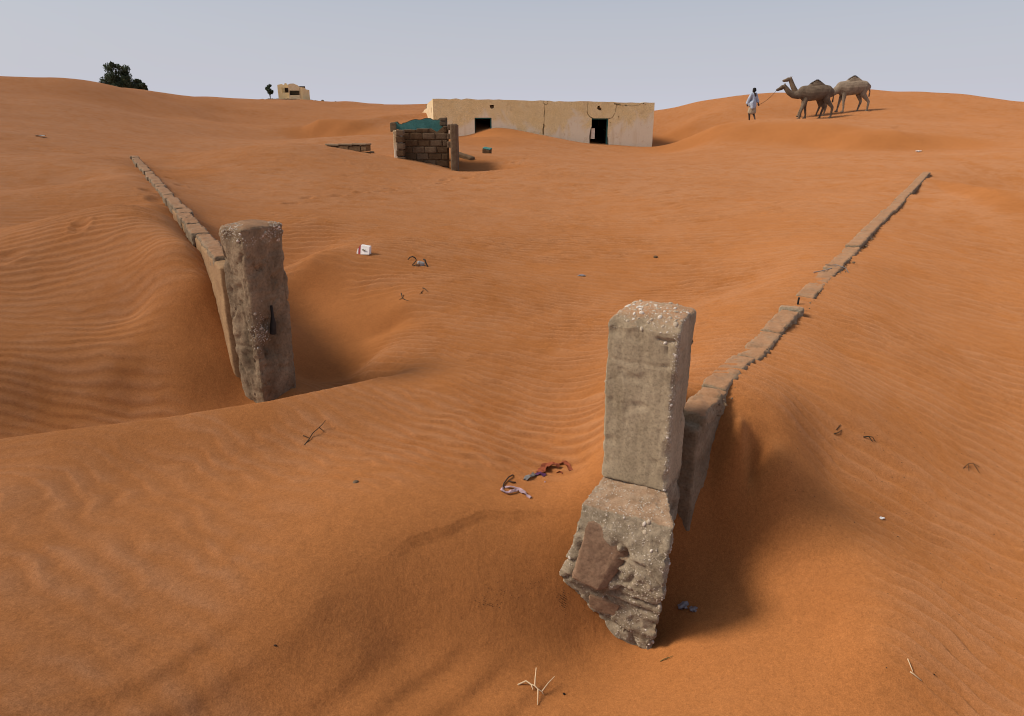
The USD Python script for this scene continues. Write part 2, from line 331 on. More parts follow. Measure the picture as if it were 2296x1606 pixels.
def make_tps(pts):
    pts = np.array(pts, float)
    th, lr = polar(pts[:, 0], pts[:, 1])
    wrap = np.abs(th) > 2.2
    th2 = np.concatenate([th, th[wrap] - np.sign(th[wrap]) * 2 * np.pi]); lr2 = np.concatenate([lr, lr[wrap]]); z2 = np.concatenate([pts[:, 2], pts[wrap, 2]])
    f = RBFInterpolator(np.stack([th2, lr2], 1), z2, kernel='thin_plate_spline', smoothing=2e-4)
    T = np.concatenate([np.linspace(-np.pi, -.9, 60, endpoint=False), np.linspace(-.9, .9, 361), np.linspace(.9, np.pi, 61)[1:]])
    R = np.linspace(math.log(.12), math.log(600), 330)
    G = f(np.stack(np.meshgrid(T, R, indexing='ij'), -1).reshape(-1, 2)).reshape(len(T), len(R))
    def ev(x, y):
        th, lr = polar(x, y)
        i = np.interp(th, T, np.arange(len(T))); j = np.interp(lr, R, np.arange(len(R)))
        return map_coordinates(G, [i.ravel(), j.ravel()], order=1 if i.size < 1 else 3, mode='nearest').reshape(np.shape(x))
    return ev
base_pts = [tuple(at(*p)) for p in P_both] + W_both + wall_side_points()
Z_front = make_tps(base_pts + [tuple(at(*p)) for p in P_front] + W_front)
Z_back = make_tps(base_pts + [tuple(at(*p)) for p in P_pit] + W_pit)
CREST = np.array([(-9, 2.6)] + [tuple(at(*p)[:2]) for p in P_front[:7]] + [(-.5, 5.75), (1.5, 6.6), (20, 12)])
def crest_side(x, y):
    """Signed distance to the sand crest in front of the left gate pillar; positive behind it."""
    q = np.stack([x, y], -1); best = np.full(np.shape(x), 1e9); sg = np.zeros(np.shape(x))
    for a, b in zip(CREST[:-1], CREST[1:]):
        d = b - a; t = np.clip(((q - a) @ d) / (d @ d), 0, 1)
        r = q - a - t[..., None] * d; dist = np.hypot(r[..., 0], r[..., 1])
        s = d[0] * (q[..., 1] - a[1]) - d[1] * (q[..., 0] - a[0])
        m = dist < best
        best = np.where(m, dist, best); sg = np.where(m, np.sign(s), sg)
    return best * sg
def ground_smooth(x, y):
    x = np.asarray(x, float); y = np.asarray(y, float)
    c = crest_side(x, y)
    w = np.clip(c / 0.34, 0, 1); w = w * w * (3 - 2 * w) * .35 + w * .65
    return Z_front(x, y) * (1 - w) + Z_back(x, y) * w
def pix_ground(px, py, lo=1.2, hi=160.0, n=1500):
    """Where the view through a picture point meets the sand."""
    d = ray(px, py); ys = np.exp(np.linspace(math.log(lo), math.log(hi), n))
    P = np.array([0, 0, EYE]) + d * (ys / d[1])[:, None]
    g = ground_smooth(P[:, 0], P[:, 1])
    below = np.nonzero(P[:, 2] < g)[0]
    k = below[0] if len(below) else n - 1
    return P[k] if k == 0 else P[k - 1] + (P[k] - P[k - 1]) * 0.5
# --- ripples: crest directions read off the dunes, joined into one phase field
RIP = [  # picture segment along a ripple crest, ripple length in metres
    ((20, 860), (300, 760), .11), ((30, 760), (300, 660), .105), ((50, 930), (400, 790), .12), ((250, 620), (430, 560), .12), ((0, 640), (200, 590), .13), ((0, 480), (150, 470), .14),
    ((700, 620), (1000, 690), .16), ((900, 700), (1300, 790), .17), ((1000, 620), (1400, 680), .17), ((800, 520), (1000, 560), .18), ((1150, 560), (1350, 590), .18),
    ((1000, 900), (1250, 880), .16), ((700, 960), (1000, 940), .16), ((1400, 600), (1700, 590), .17), ((1250, 760), (1400, 750), .17), ((1560, 700), (1720, 670), .16),
    ((800, 1090), (1200, 1060), .17), ((200, 1120), (600, 1100), .18), ((100, 1300), (500, 1280), .2), ((1750, 900), (2100, 1010), .11), ((1900, 1020), (2250, 1130), .11), ((2000, 800), (2290, 870), .11),
    ((1950, 1200), (2290, 1330), .12), ((2000, 1400), (2290, 1540), .12), ((2100, 600), (2290, 640), .12), ((600, 440), (900, 470), .2), ((1700, 500), (1850, 480), .18), ((2100, 450), (2290, 470), .16)]
pos, ang, lam = [], [], []
for a, b, l in RIP:
    A, B = pix_ground(*a), pix_ground(*b)
    pos.append(((A + B) / 2)[:2]); d = B - A; ang.append(math.atan2(d[1], d[0])); lam.append(l * (.58 if a[0] < 450 and a[1] < 1000 else .95 if a[0] > 1720 else 1.2))
pos, ang, lam = np.array(pos), np.array(ang), np.array(lam)
GX0, GY0, GS, GN = -22.0, 0.0, 0.12, 360
gx, gy = np.meshgrid(GX0 + np.arange(GN) * GS, GY0 + np.arange(GN) * GS, indexing='ij')
gth, glr = polar(gx, gy); pth, plr = polar(pos[:, 0], pos[:, 1])
w = np.exp(-((gth[..., None] - pth) ** 2 + (glr[..., None] - plr) ** 2) / (2 * .16 ** 2)) + 1e-6
c2, s2 = (w * np.cos(2 * ang)).sum(-1), (w * np.sin(2 * ang)).sum(-1)
A_ = np.arctan2(s2, c2) / 2
lam_f = (w * lam).sum(-1) / w.sum(-1)
kx, ky = -np.sin(A_) / lam_f, np.cos(A_) / lam_f
flip = np.where(ky < 0, -1, 1); kx, ky = kx * flip, ky * flip
def solve_phase(kx, ky):
    n = GN; idx = np.arange(n * n).reshape(n, n)
    e1 = np.stack([idx[:-1].ravel(), idx[1:].ravel()], 1); g1 = ((kx[:-1] + kx[1:]) / 2 * GS).ravel()
    e2 = np.stack([idx[:, :-1].ravel(), idx[:, 1:].ravel()], 1); g2 = ((ky[:, :-1] + ky[:, 1:]) / 2 * GS).ravel()
    e = np.vstack([e1, e2]); g = np.concatenate([g1, g2]); m = len(e)
    D = sp.csr_matrix((np.concatenate([-np.ones(m), np.ones(m)]), (np.concatenate([np.arange(m)] * 2), np.concatenate([e[:, 0], e[:, 1]]))), (m, n * n))
    L = (D.T @ D).tolil(); L[0, 0] += 1
    return spl.spsolve(L.tocsc(), D.T @ g).reshape(n, n)
PHASE = solve_phase(kx, ky); SIN_F = kx * lam_f
def samp(G, x, y):
    return map_coordinates(G, [((x - GX0) / GS).ravel(), ((y - GY0) / GS).ravel()], order=3 if G is PHASE else 1, mode='nearest').reshape(np.shape(x))

def bump_to(x, a, b):
    t = np.clip((x - a) / (b - a), 0, 1); return t * t * (3 - 2 * t)

# smooth places without ripples, given by picture points and radius
CALM = [((1500, 1420), 1.0), ((1650, 1300), .75), ((1700, 1100), .42), ((1250, 1380), 1.0), ((1750, 1500), .55), ((540, 860), .55), ((500, 760), .45), ((1000, 1350), .85), ((800, 1360), .5), ((700, 820), .6), ((1600, 1580), .5), ((560, 930), .2), ((770, 760), .85), ((690, 690), .6)]
calm_pts = [(pix_ground(*p)[:2], r) for p, r in CALM]
BIG = [((750, 1580), .5), ((1000, 1580), .42), ((1150, 1600), .4), ((450, 1600), .45)]
big_pts = [(pix_ground(*p)[:2], r) for p, r in BIG]
A2, B2 = pix_ground(560, 1560), pix_ground(860, 1340)
big_dir = (B2 - A2)[:2] / np.linalg.norm((B2 - A2)[:2]); big_n = np.array([-big_dir[1], big_dir[0]])

def footprint_trail(pts, step, seed):
    rng = np.random.default_rng(seed); P = [pix_ground(*p)[:2] for p in pts]; out = []
    P = np.array(P); seg = np.linalg.norm(np.diff(P, axis=0), axis=1); s = np.concatenate([[0], np.cumsum(seg)])
    for k, t in enumerate(np.arange(0, s[-1], step)):
        q = np.array([np.interp(t, s, P[:, 0]), np.interp(t, s, P[:, 1])]); i = min(np.searchsorted(s, t, 'right') - 1, len(P) - 2); d = (P[i + 1] - P[i]) / max(seg[i], 1e-6)
        q = q + np.array([-d[1], d[0]]) * (.11 if k % 2 else -.11) + rng.normal(0, .04, 2)
        out.append((q, d, rng.uniform(.55, 1.0)))
    return out
PRINTS = footprint_trail([(640, 452), (760, 440), (900, 425), (1010, 405), (1090, 390), (1150, 370), (1200, 345)], .62, 3) + footprint_trail([(0, 570), (110, 540), (200, 510), (320, 455), (400, 400)], .95, 4) + \
    footprint_trail([(1960, 262), (2000, 258), (2080, 268), (2190, 300), (2290, 310)], .9, 6) + \
    footprint_trail([(1690, 273), (1740, 271), (1790, 270), (1850, 268), (1900, 263), (1960, 256)], .42, 7) + footprint_trail([(1780, 274), (1850, 272), (1930, 262), (2010, 257)], .5, 8)

SCARP = np.array([pix_ground(*p)[:2] for p in [(800, 1262), (860, 1235), (930, 1195), (1010, 1165), (1090, 1150), (1150, 1160), (1210, 1150), (1300, 1122)]])
def line_side(L, x, y):
    q = np.stack([x, y], -1); best = np.full(np.shape(x), 1e9); sg = np.zeros(np.shape(x))
    for a, b in zip(L[:-1], L[1:]):
        d = b - a; t = np.clip(((q - a) @ d) / (d @ d), 0, 1); r = q - a - t[..., None] * d; dist = np.hypot(r[..., 0], r[..., 1])
        s = d[0] * (q[..., 1] - a[1]) - d[1] * (q[..., 0] - a[0]); m = dist < best
        best = np.where(m, dist, best); sg = np.where(m, np.sign(s), sg)
    return best * sg
def along(L, x, y):
    """How far along the line (0 to 1) its nearest point lies, and a weight that fades out at both ends."""
    q = np.stack([x, y], -1); best = np.full(np.shape(x), 1e9); arc = np.zeros(np.shape(x)); s0 = 0.0
    for a, b in zip(L[:-1], L[1:]):
        d = b - a; n = np.linalg.norm(d); t = np.clip(((q - a) @ d) / (d @ d), 0, 1); dist = np.linalg.norm(q - a - t[..., None] * d, axis=-1); m = dist < best
        best = np.where(m, dist, best); arc = np.where(m, s0 + t * n, arc); s0 += n
    arc = arc / s0
    return bump_to(arc, 0, .3) * (1 - bump_to(arc, .7, 1))
PG = lambda pts: np.array([pix_ground(*p)[:2] for p in pts])
LOOSE_SHADE = [(PG([(690, 291), (740, 294), (795, 302)]), 1.5), (PG([(1690, 295), (1780, 303), (1850, 313), (1933, 321), (2050, 323), (2134, 322)]), 1.5), (PG([(345, 390), (390, 391), (440, 386)]), .7),
         (PG([(1480, 318), (1530, 318), (1575, 308)]), 2.2), (PG([(1040, 352), (1075, 360), (1110, 366)]), 1.0), (PG([(1060, 312), (1100, 300), (1150, 300)]), 2.0), (PG([(690, 830), (740, 790), (800, 770)]), .5), (PG([(2110, 408), (2200, 440), (2290, 470)]), .35)]  # film-free, deeper-toned sand; also paints shade by the house, hut trough and bowl
LEES = [(PG([(672, 281), (715, 282), (760, 288), (806, 299)]), .42, 1.3, 5.0), (PG([(1690, 292), (1790, 301), (1860, 312), (1933, 318), (2040, 320), (2140, 318)]), .20, 1.2, 2.5), (PG([(2090, 404), (2140, 414), (2200, 436), (2294, 470)]), .12, .5, 1.5)]
def sand_height(x, y):
    """Full surface with ripples; also its coarse-grain tint, thinned for loose sand and painted shade."""
    z = ground_smooth(x, y)
    r = np.hypot(x, y)
    p3 = np.stack([x, y, np.zeros_like(x)], -1)
    inner = (r < 40) & (y > 0.8) & (np.abs(np.arctan2(x, y)) < 1.0)
    # low undulation
    z = z + (fbm(p3 * .55, 3, 11) - .5) * .05 * bump_to(r, 2.5, 9) + (fbm(p3 * .16, 3, 12) - .5) * .7 * bump_to(r, 24, 50) + (fbm(p3 * 2.3, 3, 13) - .5) * .010
    xi, yi = x[inner], y[inner]; q = p3[inner]; ri = r[inner]
    ph = samp(PHASE, xi, yi)
    ph = ph + (fbm(q * 1.1, 3, 21) - .5) * 2.0 + (fbm(q * 4.5, 2, 22) - .5) * .85
    lamv = samp(lam_f, xi, yi)
    t = ph - np.floor(ph)
    pk = .5 + .29 * np.tanh((samp(SIN_F, xi, yi) + .14) * 6)             # wind from the left: the short lee side looks right
    prof = np.where(t < pk, t / pk, 1 - (t - pk) / (1 - pk))
    prof = .45 * prof * prof * (3 - 2 * prof) + .55 * prof - .5
    amp = .14 * lamv * (0.45 + 1.0 * bump_to(fbm(q * .9, 3, 23), .28, .68)) * (1 - bump_to(ri, 16, 34))
    patch = bump_to(fbm(q * np.array([.9, 3.2, 1]) * .8, 3, 24), .30, .55)
    amp = amp * (.5 + .5 * patch)
    calm = np.ones_like(xi)
    for c, rad in calm_pts:
        d = np.hypot(xi - c[0], yi - c[1]); calm = calm * bump_to(d, rad * .65, rad * 1.25)
    front = (crest_side(xi, yi) < 0) & (xi < 1.6)
    fl = np.where(front, .32 + .45 * bump_to(xi, -1.6, .2), 1.0)
    amp = amp * (.04 + .96 * calm) * fl * np.where((xi < -.4), .15 + .85 * bump_to(np.abs(crest_side(xi, yi)), .05, .5), 1)
    far_ = bump_to(ri, 11, 15)
    zi = amp * prof * (1 - .4 * far_)
    zi = zi + (fbm(q * np.array([2.6, 4.6, 1]), 3, 51) - .5) * .030 * far_ * (1 - bump_to(ri, 34, 60))
    big = np.zeros_like(xi)
    for c, rad in big_pts:
        d = np.hypot(xi - c[0], yi - c[1]); big = np.maximum(big, 1 - bump_to(d, rad * .45, rad * 1.2))
    bp = (xi * big_n[0] + yi * big_n[1]) / .21 + (fbm(q * 1.3, 2, 31) - .5) * 1.3
    bt = bp - np.floor(bp); bt = np.where(bt < .35, bt / .35, 1 - (bt - .35) / .65); bt = bt * bt * (3 - 2 * bt) - .5
    zi = zi + big * bt * .011
    zi = zi + (fbm(q * 14, 2, 33) - .5) * .004 + (fbm(q * 38, 2, 34) - .5) * .0022 * (1 - bump_to(ri, 4, 7))
    z[inner] += zi
    coarse = np.zeros_like(z)
    coarse[inner] = np.clip((.50 + .5 * prof) * (.10 + .9 * calm), 0, 1) * (.5 + .5 * patch) 
    coarse[inner] = coarse[inner] * (1 - far_) + far_ * (.52 + .3 * bump_to(fbm(q * np.array([.7, 1.3, 1]) * .8, 3, 61), .3, .7))
    coarse[~inner] = .5
    for L_, rad in LOOSE_SHADE:
        box_ = (x > L_[:, 0].min() - 2 * rad) & (x < L_[:, 0].max() + 2 * rad) & (y > L_[:, 1].min() - 2 * rad) & (y < L_[:, 1].max() + 2 * rad)
        coarse[box_] *= bump_to(np.abs(line_side(L_, x[box_], y[box_])), rad * .5, rad * 1.35)
    for L_, h_, lee, wind in LEES:
        box_ = (x > L_[:, 0].min() - wind * 3) & (x < L_[:, 0].max() + wind * 3) & (y > L_[:, 1].min() - wind * 3) & (y < L_[:, 1].max() + wind * 3)
        xb, yb_ = x[box_], y[box_]; e_ = line_side(L_, xb, yb_); fd = along(L_, xb, yb_)
        z[box_] += h_ * fd * np.where(e_ > 0, np.exp(-(e_ / wind) ** 2), np.clip(1 + e_ / lee, 0, 1))
    # a low broken edge where the flat gives way to the smooth scoop
    e = line_side(SCARP, x, y); m = np.abs(e) < .8
    en = e[m] + (fbm(p3[m] * 2.6, 3, 41) - .5) * .16
    k = along(SCARP, x[m], y[m])
    z[m] += k * np.where(en < 0, -.013 * bump_to(-en, 0, .06) * (1 - bump_to(-en, .12, .75)), .004 * (1 - bump_to(en, 0, .3)))
    c_ = pix_ground(1072, 358)[:2]; z -= .34 * np.exp(-(((x - c_[0]) / 1.3) ** 2 + ((y - c_[1]) / 1.5) ** 2))          # wind-scoured hollow beside the hut
    # footprints
    for c, d, s in PRINTS:
        m = (np.abs(x - c[0]) < .5) & (np.abs(y - c[1]) < .5)
        if m.any():
            u = (x[m] - c[0]) * d[0] + (y[m] - c[1]) * d[1]; v = -(x[m] - c[0]) * d[1] + (y[m] - c[1]) * d[0]
            e = (u / (.17 * s)) ** 2 + (v / (.10 * s)) ** 2
            z[m] += -.034 * s * np.exp(-e ** 2) + .010 * np.exp(-((np.sqrt(e) - 1.6) / .35) ** 2)
    return z, coarse

def build_sand():
    T = np.concatenate([np.radians(np.arange(-180, -54, 3.0)), np.radians(np.arange(-54, -41, .5)), np.radians(np.arange(-41, 41, .096)), np.radians(np.arange(41, 54, .5)), np.radians(np.arange(54, 180.01, 3.0))])
    R = [0.0, .15, .4, .8, 1.2, 1.5]
    r = 1.7
    while r < 700:
        R.append(r)
        r *= 1 + (.0025 if r < 11 else .0042 if r < 30 else .008 if r < 90 else .05)
    R = np.array(R)
    th, rr = np.meshgrid(T, R, indexing='ij')
    x, y = np.sin(th) * rr, np.cos(th) * rr
    z, coarse = sand_height(x, np.where(rr < .1, .1, y))
    z[:, 0] = z[:, 1].mean()
    nt, nr = th.shape
    idx = np.arange(nt * nr).reshape(nt, nr)
    q = np.stack([idx[:-1, :-1], idx[:-1, 1:], idx[1:, 1:], idx[1:, :-1]], -1).reshape(-1, 4)
    q = q[:, ::-1]
    V = np.stack([x, y, z], -1).reshape(-1, 3)
    return V, q, coarse.ravel()
sand_V, sand_F, sand_C = build_sand()
sand = UsdGeom.Mesh.Define(stage, '/World/desert_sand')
sand.CreatePointsAttr(Vt.Vec3fArray.FromNumpy(sand_V.astype(np.float32)))
sand.CreateFaceVertexCountsAttr(Vt.IntArray.FromNumpy(np.full(len(sand_F), 4, np.int32)))
sand.CreateFaceVertexIndicesAttr(Vt.IntArray.FromNumpy(sand_F.astype(np.int32).ravel()))
sand.CreateSubdivisionSchemeAttr('none')
def vertex_normals(V, F):
    n = np.cross(V[F[:, 1]] - V[F[:, 3]], V[F[:, 2]] - V[F[:, 0]]) * -1
    N = np.zeros_like(V)
    for k in range(4):
        for c in range(3):
            N[:, c] += np.bincount(F[:, k], n[:, c], len(V))
    N[N[:, 2] < 0] *= -1
    return N / np.maximum(np.linalg.norm(N, axis=1, keepdims=True), 1e-12)
sand.CreateNormalsAttr(Vt.Vec3fArray.FromNumpy(vertex_normals(sand_V, sand_F).astype(np.float32)))
sand.SetNormalsInterpolation('vertex')
UsdGeom.PrimvarsAPI(sand).CreatePrimvar('coarse', Sdf.ValueTypeNames.FloatArray, 'vertex').Set(Vt.FloatArray.FromNumpy(sand_C.astype(np.float32)))
UsdShade.MaterialBindingAPI.Apply(sand.GetPrim()).Bind(M_sand)
tag(sand.GetPrim(), kind='structure')
sand_tree = cKDTree(sand_V[:, :2])
def ground(x, y):
    """Height of the built sand surface."""
    d, i = sand_tree.query([[x, y]], k=4)
    w = 1 / (d[0] + 1e-4)
    return float((sand_V[i[0], 2] * w).sum() / w.sum())
def on_sand(px, py, lift=0.0):
    p = pix_ground(px, py); p = np.array(p)
    for _ in range(3):
        p = np.array([0, 0, EYE]) + ray(px, py) * ((ground(p[0], p[1]) - EYE) / ray(px, py)[2]) if abs(ray(px, py)[2]) > .02 else p
    p[2] = ground(p[0], p[1]) + lift
    return p
# ---------------------------------------------------------------- gate pillars
A_R = math.radians(28.4)
C_R = at(1493, 1105, 3.30)                       # nearest corner of the near pillar's shaft
def near_frame(p):                               # local x along the wide face to the right, y into the depth
    p = np.asarray(p, float)
    c, s = math.cos(A_R), math.sin(A_R)
    return np.stack([C_R[0] + p[..., 0] * c + p[..., 1] * s, C_R[1] - p[..., 0] * s + p[..., 1] * c, p[..., 2]], -1)
A_L = math.radians(33)
C_L = at(592, 897, 5.33)
def far_frame(p):
    p = np.asarray(p, float)
    c, s = math.cos(A_L), math.sin(A_L)
    return np.stack([C_L[0] + p[..., 0] * c + p[..., 1] * s, C_L[1] - p[..., 0] * s + p[..., 1] * c, p[..., 2]], -1)

def vnormals(m):
    return meshkit.arrays(m, True)[2]
def dent(m, pts, rad, depth):
    """Pushes the surface in around a point or along a line of points (broken spots, cracks)."""
    v = np.array(m.vertices); n = vnormals(m); pts = np.atleast_2d(pts)
    d = np.full(len(v), 1e9)
    if len(pts) == 1:
        d = np.linalg.norm(v - pts[0], axis=1)
    for a, b in zip(pts[:-1], pts[1:]):
        e = b - a; t = np.clip(((v - a) @ e) / max(e @ e, 1e-9), 0, 1)
        d = np.minimum(d, np.linalg.norm(v - a - t[:, None] * e, axis=1))
    d = d * (1 + .7 * (fbm(v * 25, 2, 3) - .5))
    return trimesh.Trimesh(v - n * (depth * np.exp(-(d / rad) ** 2))[:, None], m.faces, process=False)

def surface_points(m, n, seed, keep):
    rng = np.random.default_rng(seed)
    t = m.triangles; area = np.linalg.norm(np.cross(t[:, 1] - t[:, 0], t[:, 2] - t[:, 0]), axis=1)
    cen = t.mean(1); nr = np.cross(t[:, 1] - t[:, 0], t[:, 2] - t[:, 0]); nr /= np.maximum(np.linalg.norm(nr, axis=1, keepdims=True), 1e-12)
    w = area * keep(cen, nr); w = w / w.sum()
    k = rng.choice(len(t), n, p=w)
    r = rng.random((n, 2)); fl = r.sum(1) > 1; r[fl] = 1 - r[fl]
    return t[k, 0] + r[:, :1] * (t[k, 1] - t[k, 0]) + r[:, 1:] * (t[k, 2] - t[k, 0]), nr[k], rng
ICO0 = trimesh.creation.icosphere(0); ICO1 = trimesh.creation.icosphere(1)
def pebble_mesh(p, n, size, rng, base=ICO1):
    v = np.array(base.vertices) * (1 + .22 * (rng.random((len(base.vertices), 1)) - .5))
    v = v * size * np.array([1, rng.uniform(.6, .95), rng.uniform(.45, .8)])
    q = trimesh.transformations.random_rotation_matrix(rng.random(3))[:3, :3]
    # long side roughly in the surface
    z = n; x = np.cross(z, q[0]); x /= np.linalg.norm(x); y = np.cross(z, x)
    v = v @ np.stack([x, y, z])
    return trimesh.Trimesh(v + p - n * size * .10, base.faces, process=False)
def stud(parent, m, frame, n_big, n_small, seed, keep, big=(.005, .0135), mats=(0, 1, 1), small=(.0016, .0042)):
    P, N, rng = surface_points(m, n_big, seed, keep)
    sizes = big[0] + (big[1] - big[0]) * rng.random(n_big) ** 2.2
    for p, nr, s in zip(P, N, sizes):
        obj('pebble', pebble_mesh(p, nr, s, rng), (M_pebble, M_pebble_tan)[mats[rng.integers(len(mats))]], parent, smooth=True)
    P, N, rng = surface_points(m, n_small, seed + 1, keep)
    sz = small[0] + (small[1] - small[0]) * rng.random(n_small) ** 1.5
    obj('gravel', cat([pebble_mesh(p, nr, s, rng, ICO0) for p, nr, s in zip(P, N, sz)]), M_gravel, parent, kind='stuff')

# --- near pillar: square shaft on a broken, wider footing
near = thing('gate_pillar', 'square grey concrete gate pillar in the foreground standing on a broken pebbly footing', 'gate pillar')
SH = 0.955
sh = rough_block((.375, .31, SH), .0095, .0035, 7, .022, 3, taper=1.03, detail=(.5, 45))
v = np.array(sh.vertices); v += [-.187, .155, C_R[2] + SH / 2 - .005]
ztop = C_R[2] + SH
# the crown is worn round: top slopes away to the front left
tz = np.clip((v[:, 2] - (ztop - .13)) / .13, 0, 1)
edge = np.clip(np.maximum(-(v[:, 0] + .365) * -1 * 0 + np.clip((-.33 - v[:, 0]) / .07, 0, 1), np.clip((.075 - v[:, 1]) / .08, 0, 1)), 0, 1)
v[:, 2] -= tz ** 2 * edge ** 1.5 * (.045 + .05 * fbm(v * 9, 2, 4))
v[:, 2] += tz ** 3 * .022 * (1 - ((v[:, 0] + .18) / .2) ** 2)
sh = trimesh.Trimesh(near_frame(v), sh.faces, process=False)
nf = lambda *pts: near_frame(np.array(pts))
v = np.array(sh.vertices); n = vnormals(sh)
lx_, ly_ = (v - C_R)[:, 0] * math.cos(A_R) - (v - C_R)[:, 1] * math.sin(A_R), (v - C_R)[:, 0] * math.sin(A_R) + (v - C_R)[:, 1] * math.cos(A_R)
h = (fbm(np.stack([lx_ * 34, ly_ * 34, v[:, 2] * 2.6], -1), 3, 14) - .5) * .011 * (np.abs(n[:, 2]) < .5)                  # runs in the render
h += -np.clip(fbm(v * 13, 2, 15) - .60, 0, 1) * .05 + (fbm(v * 60, 2, 16) - .5) * .004
sh = trimesh.Trimesh(v + n * h[:, None], sh.faces, process=False)
for k_, (a_, b_, dz, rr, dd) in enumerate([(0, 0, .30, .022, .014), (0, 0, .44, .016, .010), (0, 0, .70, .028, .020), (0, 0, .86, .020, .014), (-.395, 0, .22, .022, .016), (-.395, 0, .52, .02, .012), (-.395, 0, .82, .03, .016), (0, .32, .2, .03, .02), (0, .32, .55, .03, .02), (-.2, 0, .03, .025, .012), (-.33, 0, .06, .03, .02)]):
    sh = dent(sh, nf((a_, b_, ztop - dz), (a_, b_, ztop - dz - .03)), rr, dd)
sh = dent(sh, nf((-.37, -.01, ztop - .235), (-.27, -.01, ztop - .25), (-.2, -.01, ztop - .245), (-.1, -.01, ztop - .25), (-.04, -.0, ztop - .24)), .008, .010)
sh = dent(sh, nf((-.10, -.01, ztop - .10), (-.055, -.01, ztop - .115), (-.02, -.0, ztop - .10)), .010, .022)
sh = dent(sh, nf((-.052, -.01, ztop - .10), (-.050, -.01, ztop - .17)), .009, .024)
sh = dent(sh, nf((-.16, -.01, ztop - .48), (-.13, -.01, ztop - .485)), .008, .012)
sh = dent(sh, nf((-.32, -.01, ztop - .60), (-.31, -.01, ztop - .75), (-.325, -.01, ztop - .9)), .006, .006)
sh = dent(sh, nf((0, .30, ztop - .1), (.01, .31, ztop - .9)), .018, .014)
sh = dent(sh, nf((-.03, -.01, ztop - .55), (-.07, -.01, ztop - .70), (-.06, -.01, ztop - .66)), .008, .009)
obj('shaft', sh, M_concrete, near, smooth=35)
# footing
def foot_mass():
    zt = C_R[2] + .005
    prof = [(.12, zt), (-.365, zt), (-.385, zt - .2), (-.43, zt - .38), (-.465, zt - .47), (-.45, zt - .57), (-.44, zt - .68), (-.38, zt - .79), (-.31, zt - .90), (-.27, zt - 1.06), (.05, zt - 1.06), (.075, zt - .7), (.105, zt - .4)]
    cs = m3.CrossSection([np.array(prof)], m3.FillRule.NonZero)
    ex = m3.Manifold.extrude(cs, .68)                       # x, z profile extruded along depth
    m = to_mesh(ex.refine_to_length(.014))
    v = np.array(m.vertices); v = np.stack([v[:, 0], .40 - v[:, 2], v[:, 1]], -1)
    f = m.faces
    t = np.clip((zt - v[:, 2]) / .95, 0, 1)
    fr = np.clip((.40 - v[:, 1]) / .68, 0, 1)               # 1 at the front
    v[:, 1] += fr * (.05 * (1 - t) * 0 +   .05 * t ** 2 - .06 * np.sin(np.pi * np.clip(t * 1.6, 0, 1)))
    v[:, 0] -= np.clip((v[:, 0] + .12) / .2, 0, 1) * .42 * np.clip(v[:, 1] + .26, 0, .32)
    v[:, 2] -= fr ** 2 * (1 - t) * .03 * (1 + (fbm(v * 6, 3, 41) - .5))
    tm = trimesh.Trimesh(v, f, process=False)
    if tm.volume < 0:
        tm.invert()
    n = vnormals(tm)
    h = (fbm(v * 5, 3, 42) - .5) * .085 * np.clip(t * 5, .12, 1) + (fbm(v * 17, 3, 43) - .5) * .022 + (fbm(v * 55, 2, 44) - .5) * .014
    rid = np.abs(fbm(v * 7.5, 2, 45) - .5) * 2
    h -= np.exp(-(rid / .10) ** 2) * .022 * np.clip(t * 4, 0, 1)
    return trimesh.Trimesh(v + n * h[:, None], f, process=False)
ft = foot_mass()
ft = trimesh.Trimesh(near_frame(ft.vertices), ft.faces, process=False)
ft = dent(ft, nf((-.09, -.3, .86), (-.15, -.3, .72), (-.22, -.32, .60)), .022, .04)
ft = dent(ft, nf((-.40, -.34, .54), (-.30, -.32, .52), (-.18, -.3, .545), (-.12, -.3, .61)), .016, .04)
obj('footing', ft, M_rubble, near, smooth=50)
zt = C_R[2]
ft_tree = cKDTree(np.array(ft.vertices)); ft_n = vnormals(ft)
def brick_on_foot(lx, z, size, roll, seed, label, proud=.012):
    p = near_frame(np.array([lx, -.33, z])); k = ft_tree.query(p, k=40)[1]
    c = np.array(ft.vertices)[k].mean(0); n = ft_n[k].mean(0); n /= np.linalg.norm(n)
    rs = np.random.default_rng(seed); hp_ = (rs.random((26, 3)) - .5) * np.array(size) * 1.12
    hp_ = np.vstack([hp_, (np.array([[sx, sy, sz] for sx in (-1, 1) for sy in (-1, 1) for sz in (-1, 1)]) * .5 * np.array([.78, .9, .85]) + (rs.random((8, 3)) - .5) * .22) * np.array(size)])
    b = to_mesh(m3.Manifold.hull_points(hp_).refine_to_length(.012)); b.vertices = np.array(b.vertices) + ((fbm(np.array(b.vertices) * 30 + seed, 3, seed) - .5) * .012)[:, None]
    v = np.array(b.vertices)
    c_, s_ = math.cos(roll), math.sin(roll)
    v = np.stack([v[:, 0] * c_ - v[:, 2] * s_, v[:, 1], v[:, 0] * s_ + v[:, 2] * c_], -1)
    yy = -n; xx = np.cross(yy, [0, 0, 1.0]); xx /= np.linalg.norm(xx); zz = np.cross(xx, yy)
    v = v @ np.stack([xx, yy, zz]) + c - n * (size[1] / 2 - proud)
    obj('brick', trimesh.Trimesh(v, b.faces, process=False), M_redstone, near, smooth=40, label=label)
brick_on_foot(-.24, .77, (.26, .14, .36), -.36, 61, 'reddish clay brick set upright in the footing', .022)
brick_on_foot(-.22, .43, (.19, .10, .10), -.25, 62, 'reddish clay brick low in the footing', .018)
stud(near, sh, near_frame, 95, 900, 71, lambda c, n: (n[:, 2] > .55) * 1.0 + .0, big=(.0055, .0165))
loc_x = lambda c: (c - C_R)[:, 0] * math.cos(A_R) - (c - C_R)[:, 1] * math.sin(A_R)
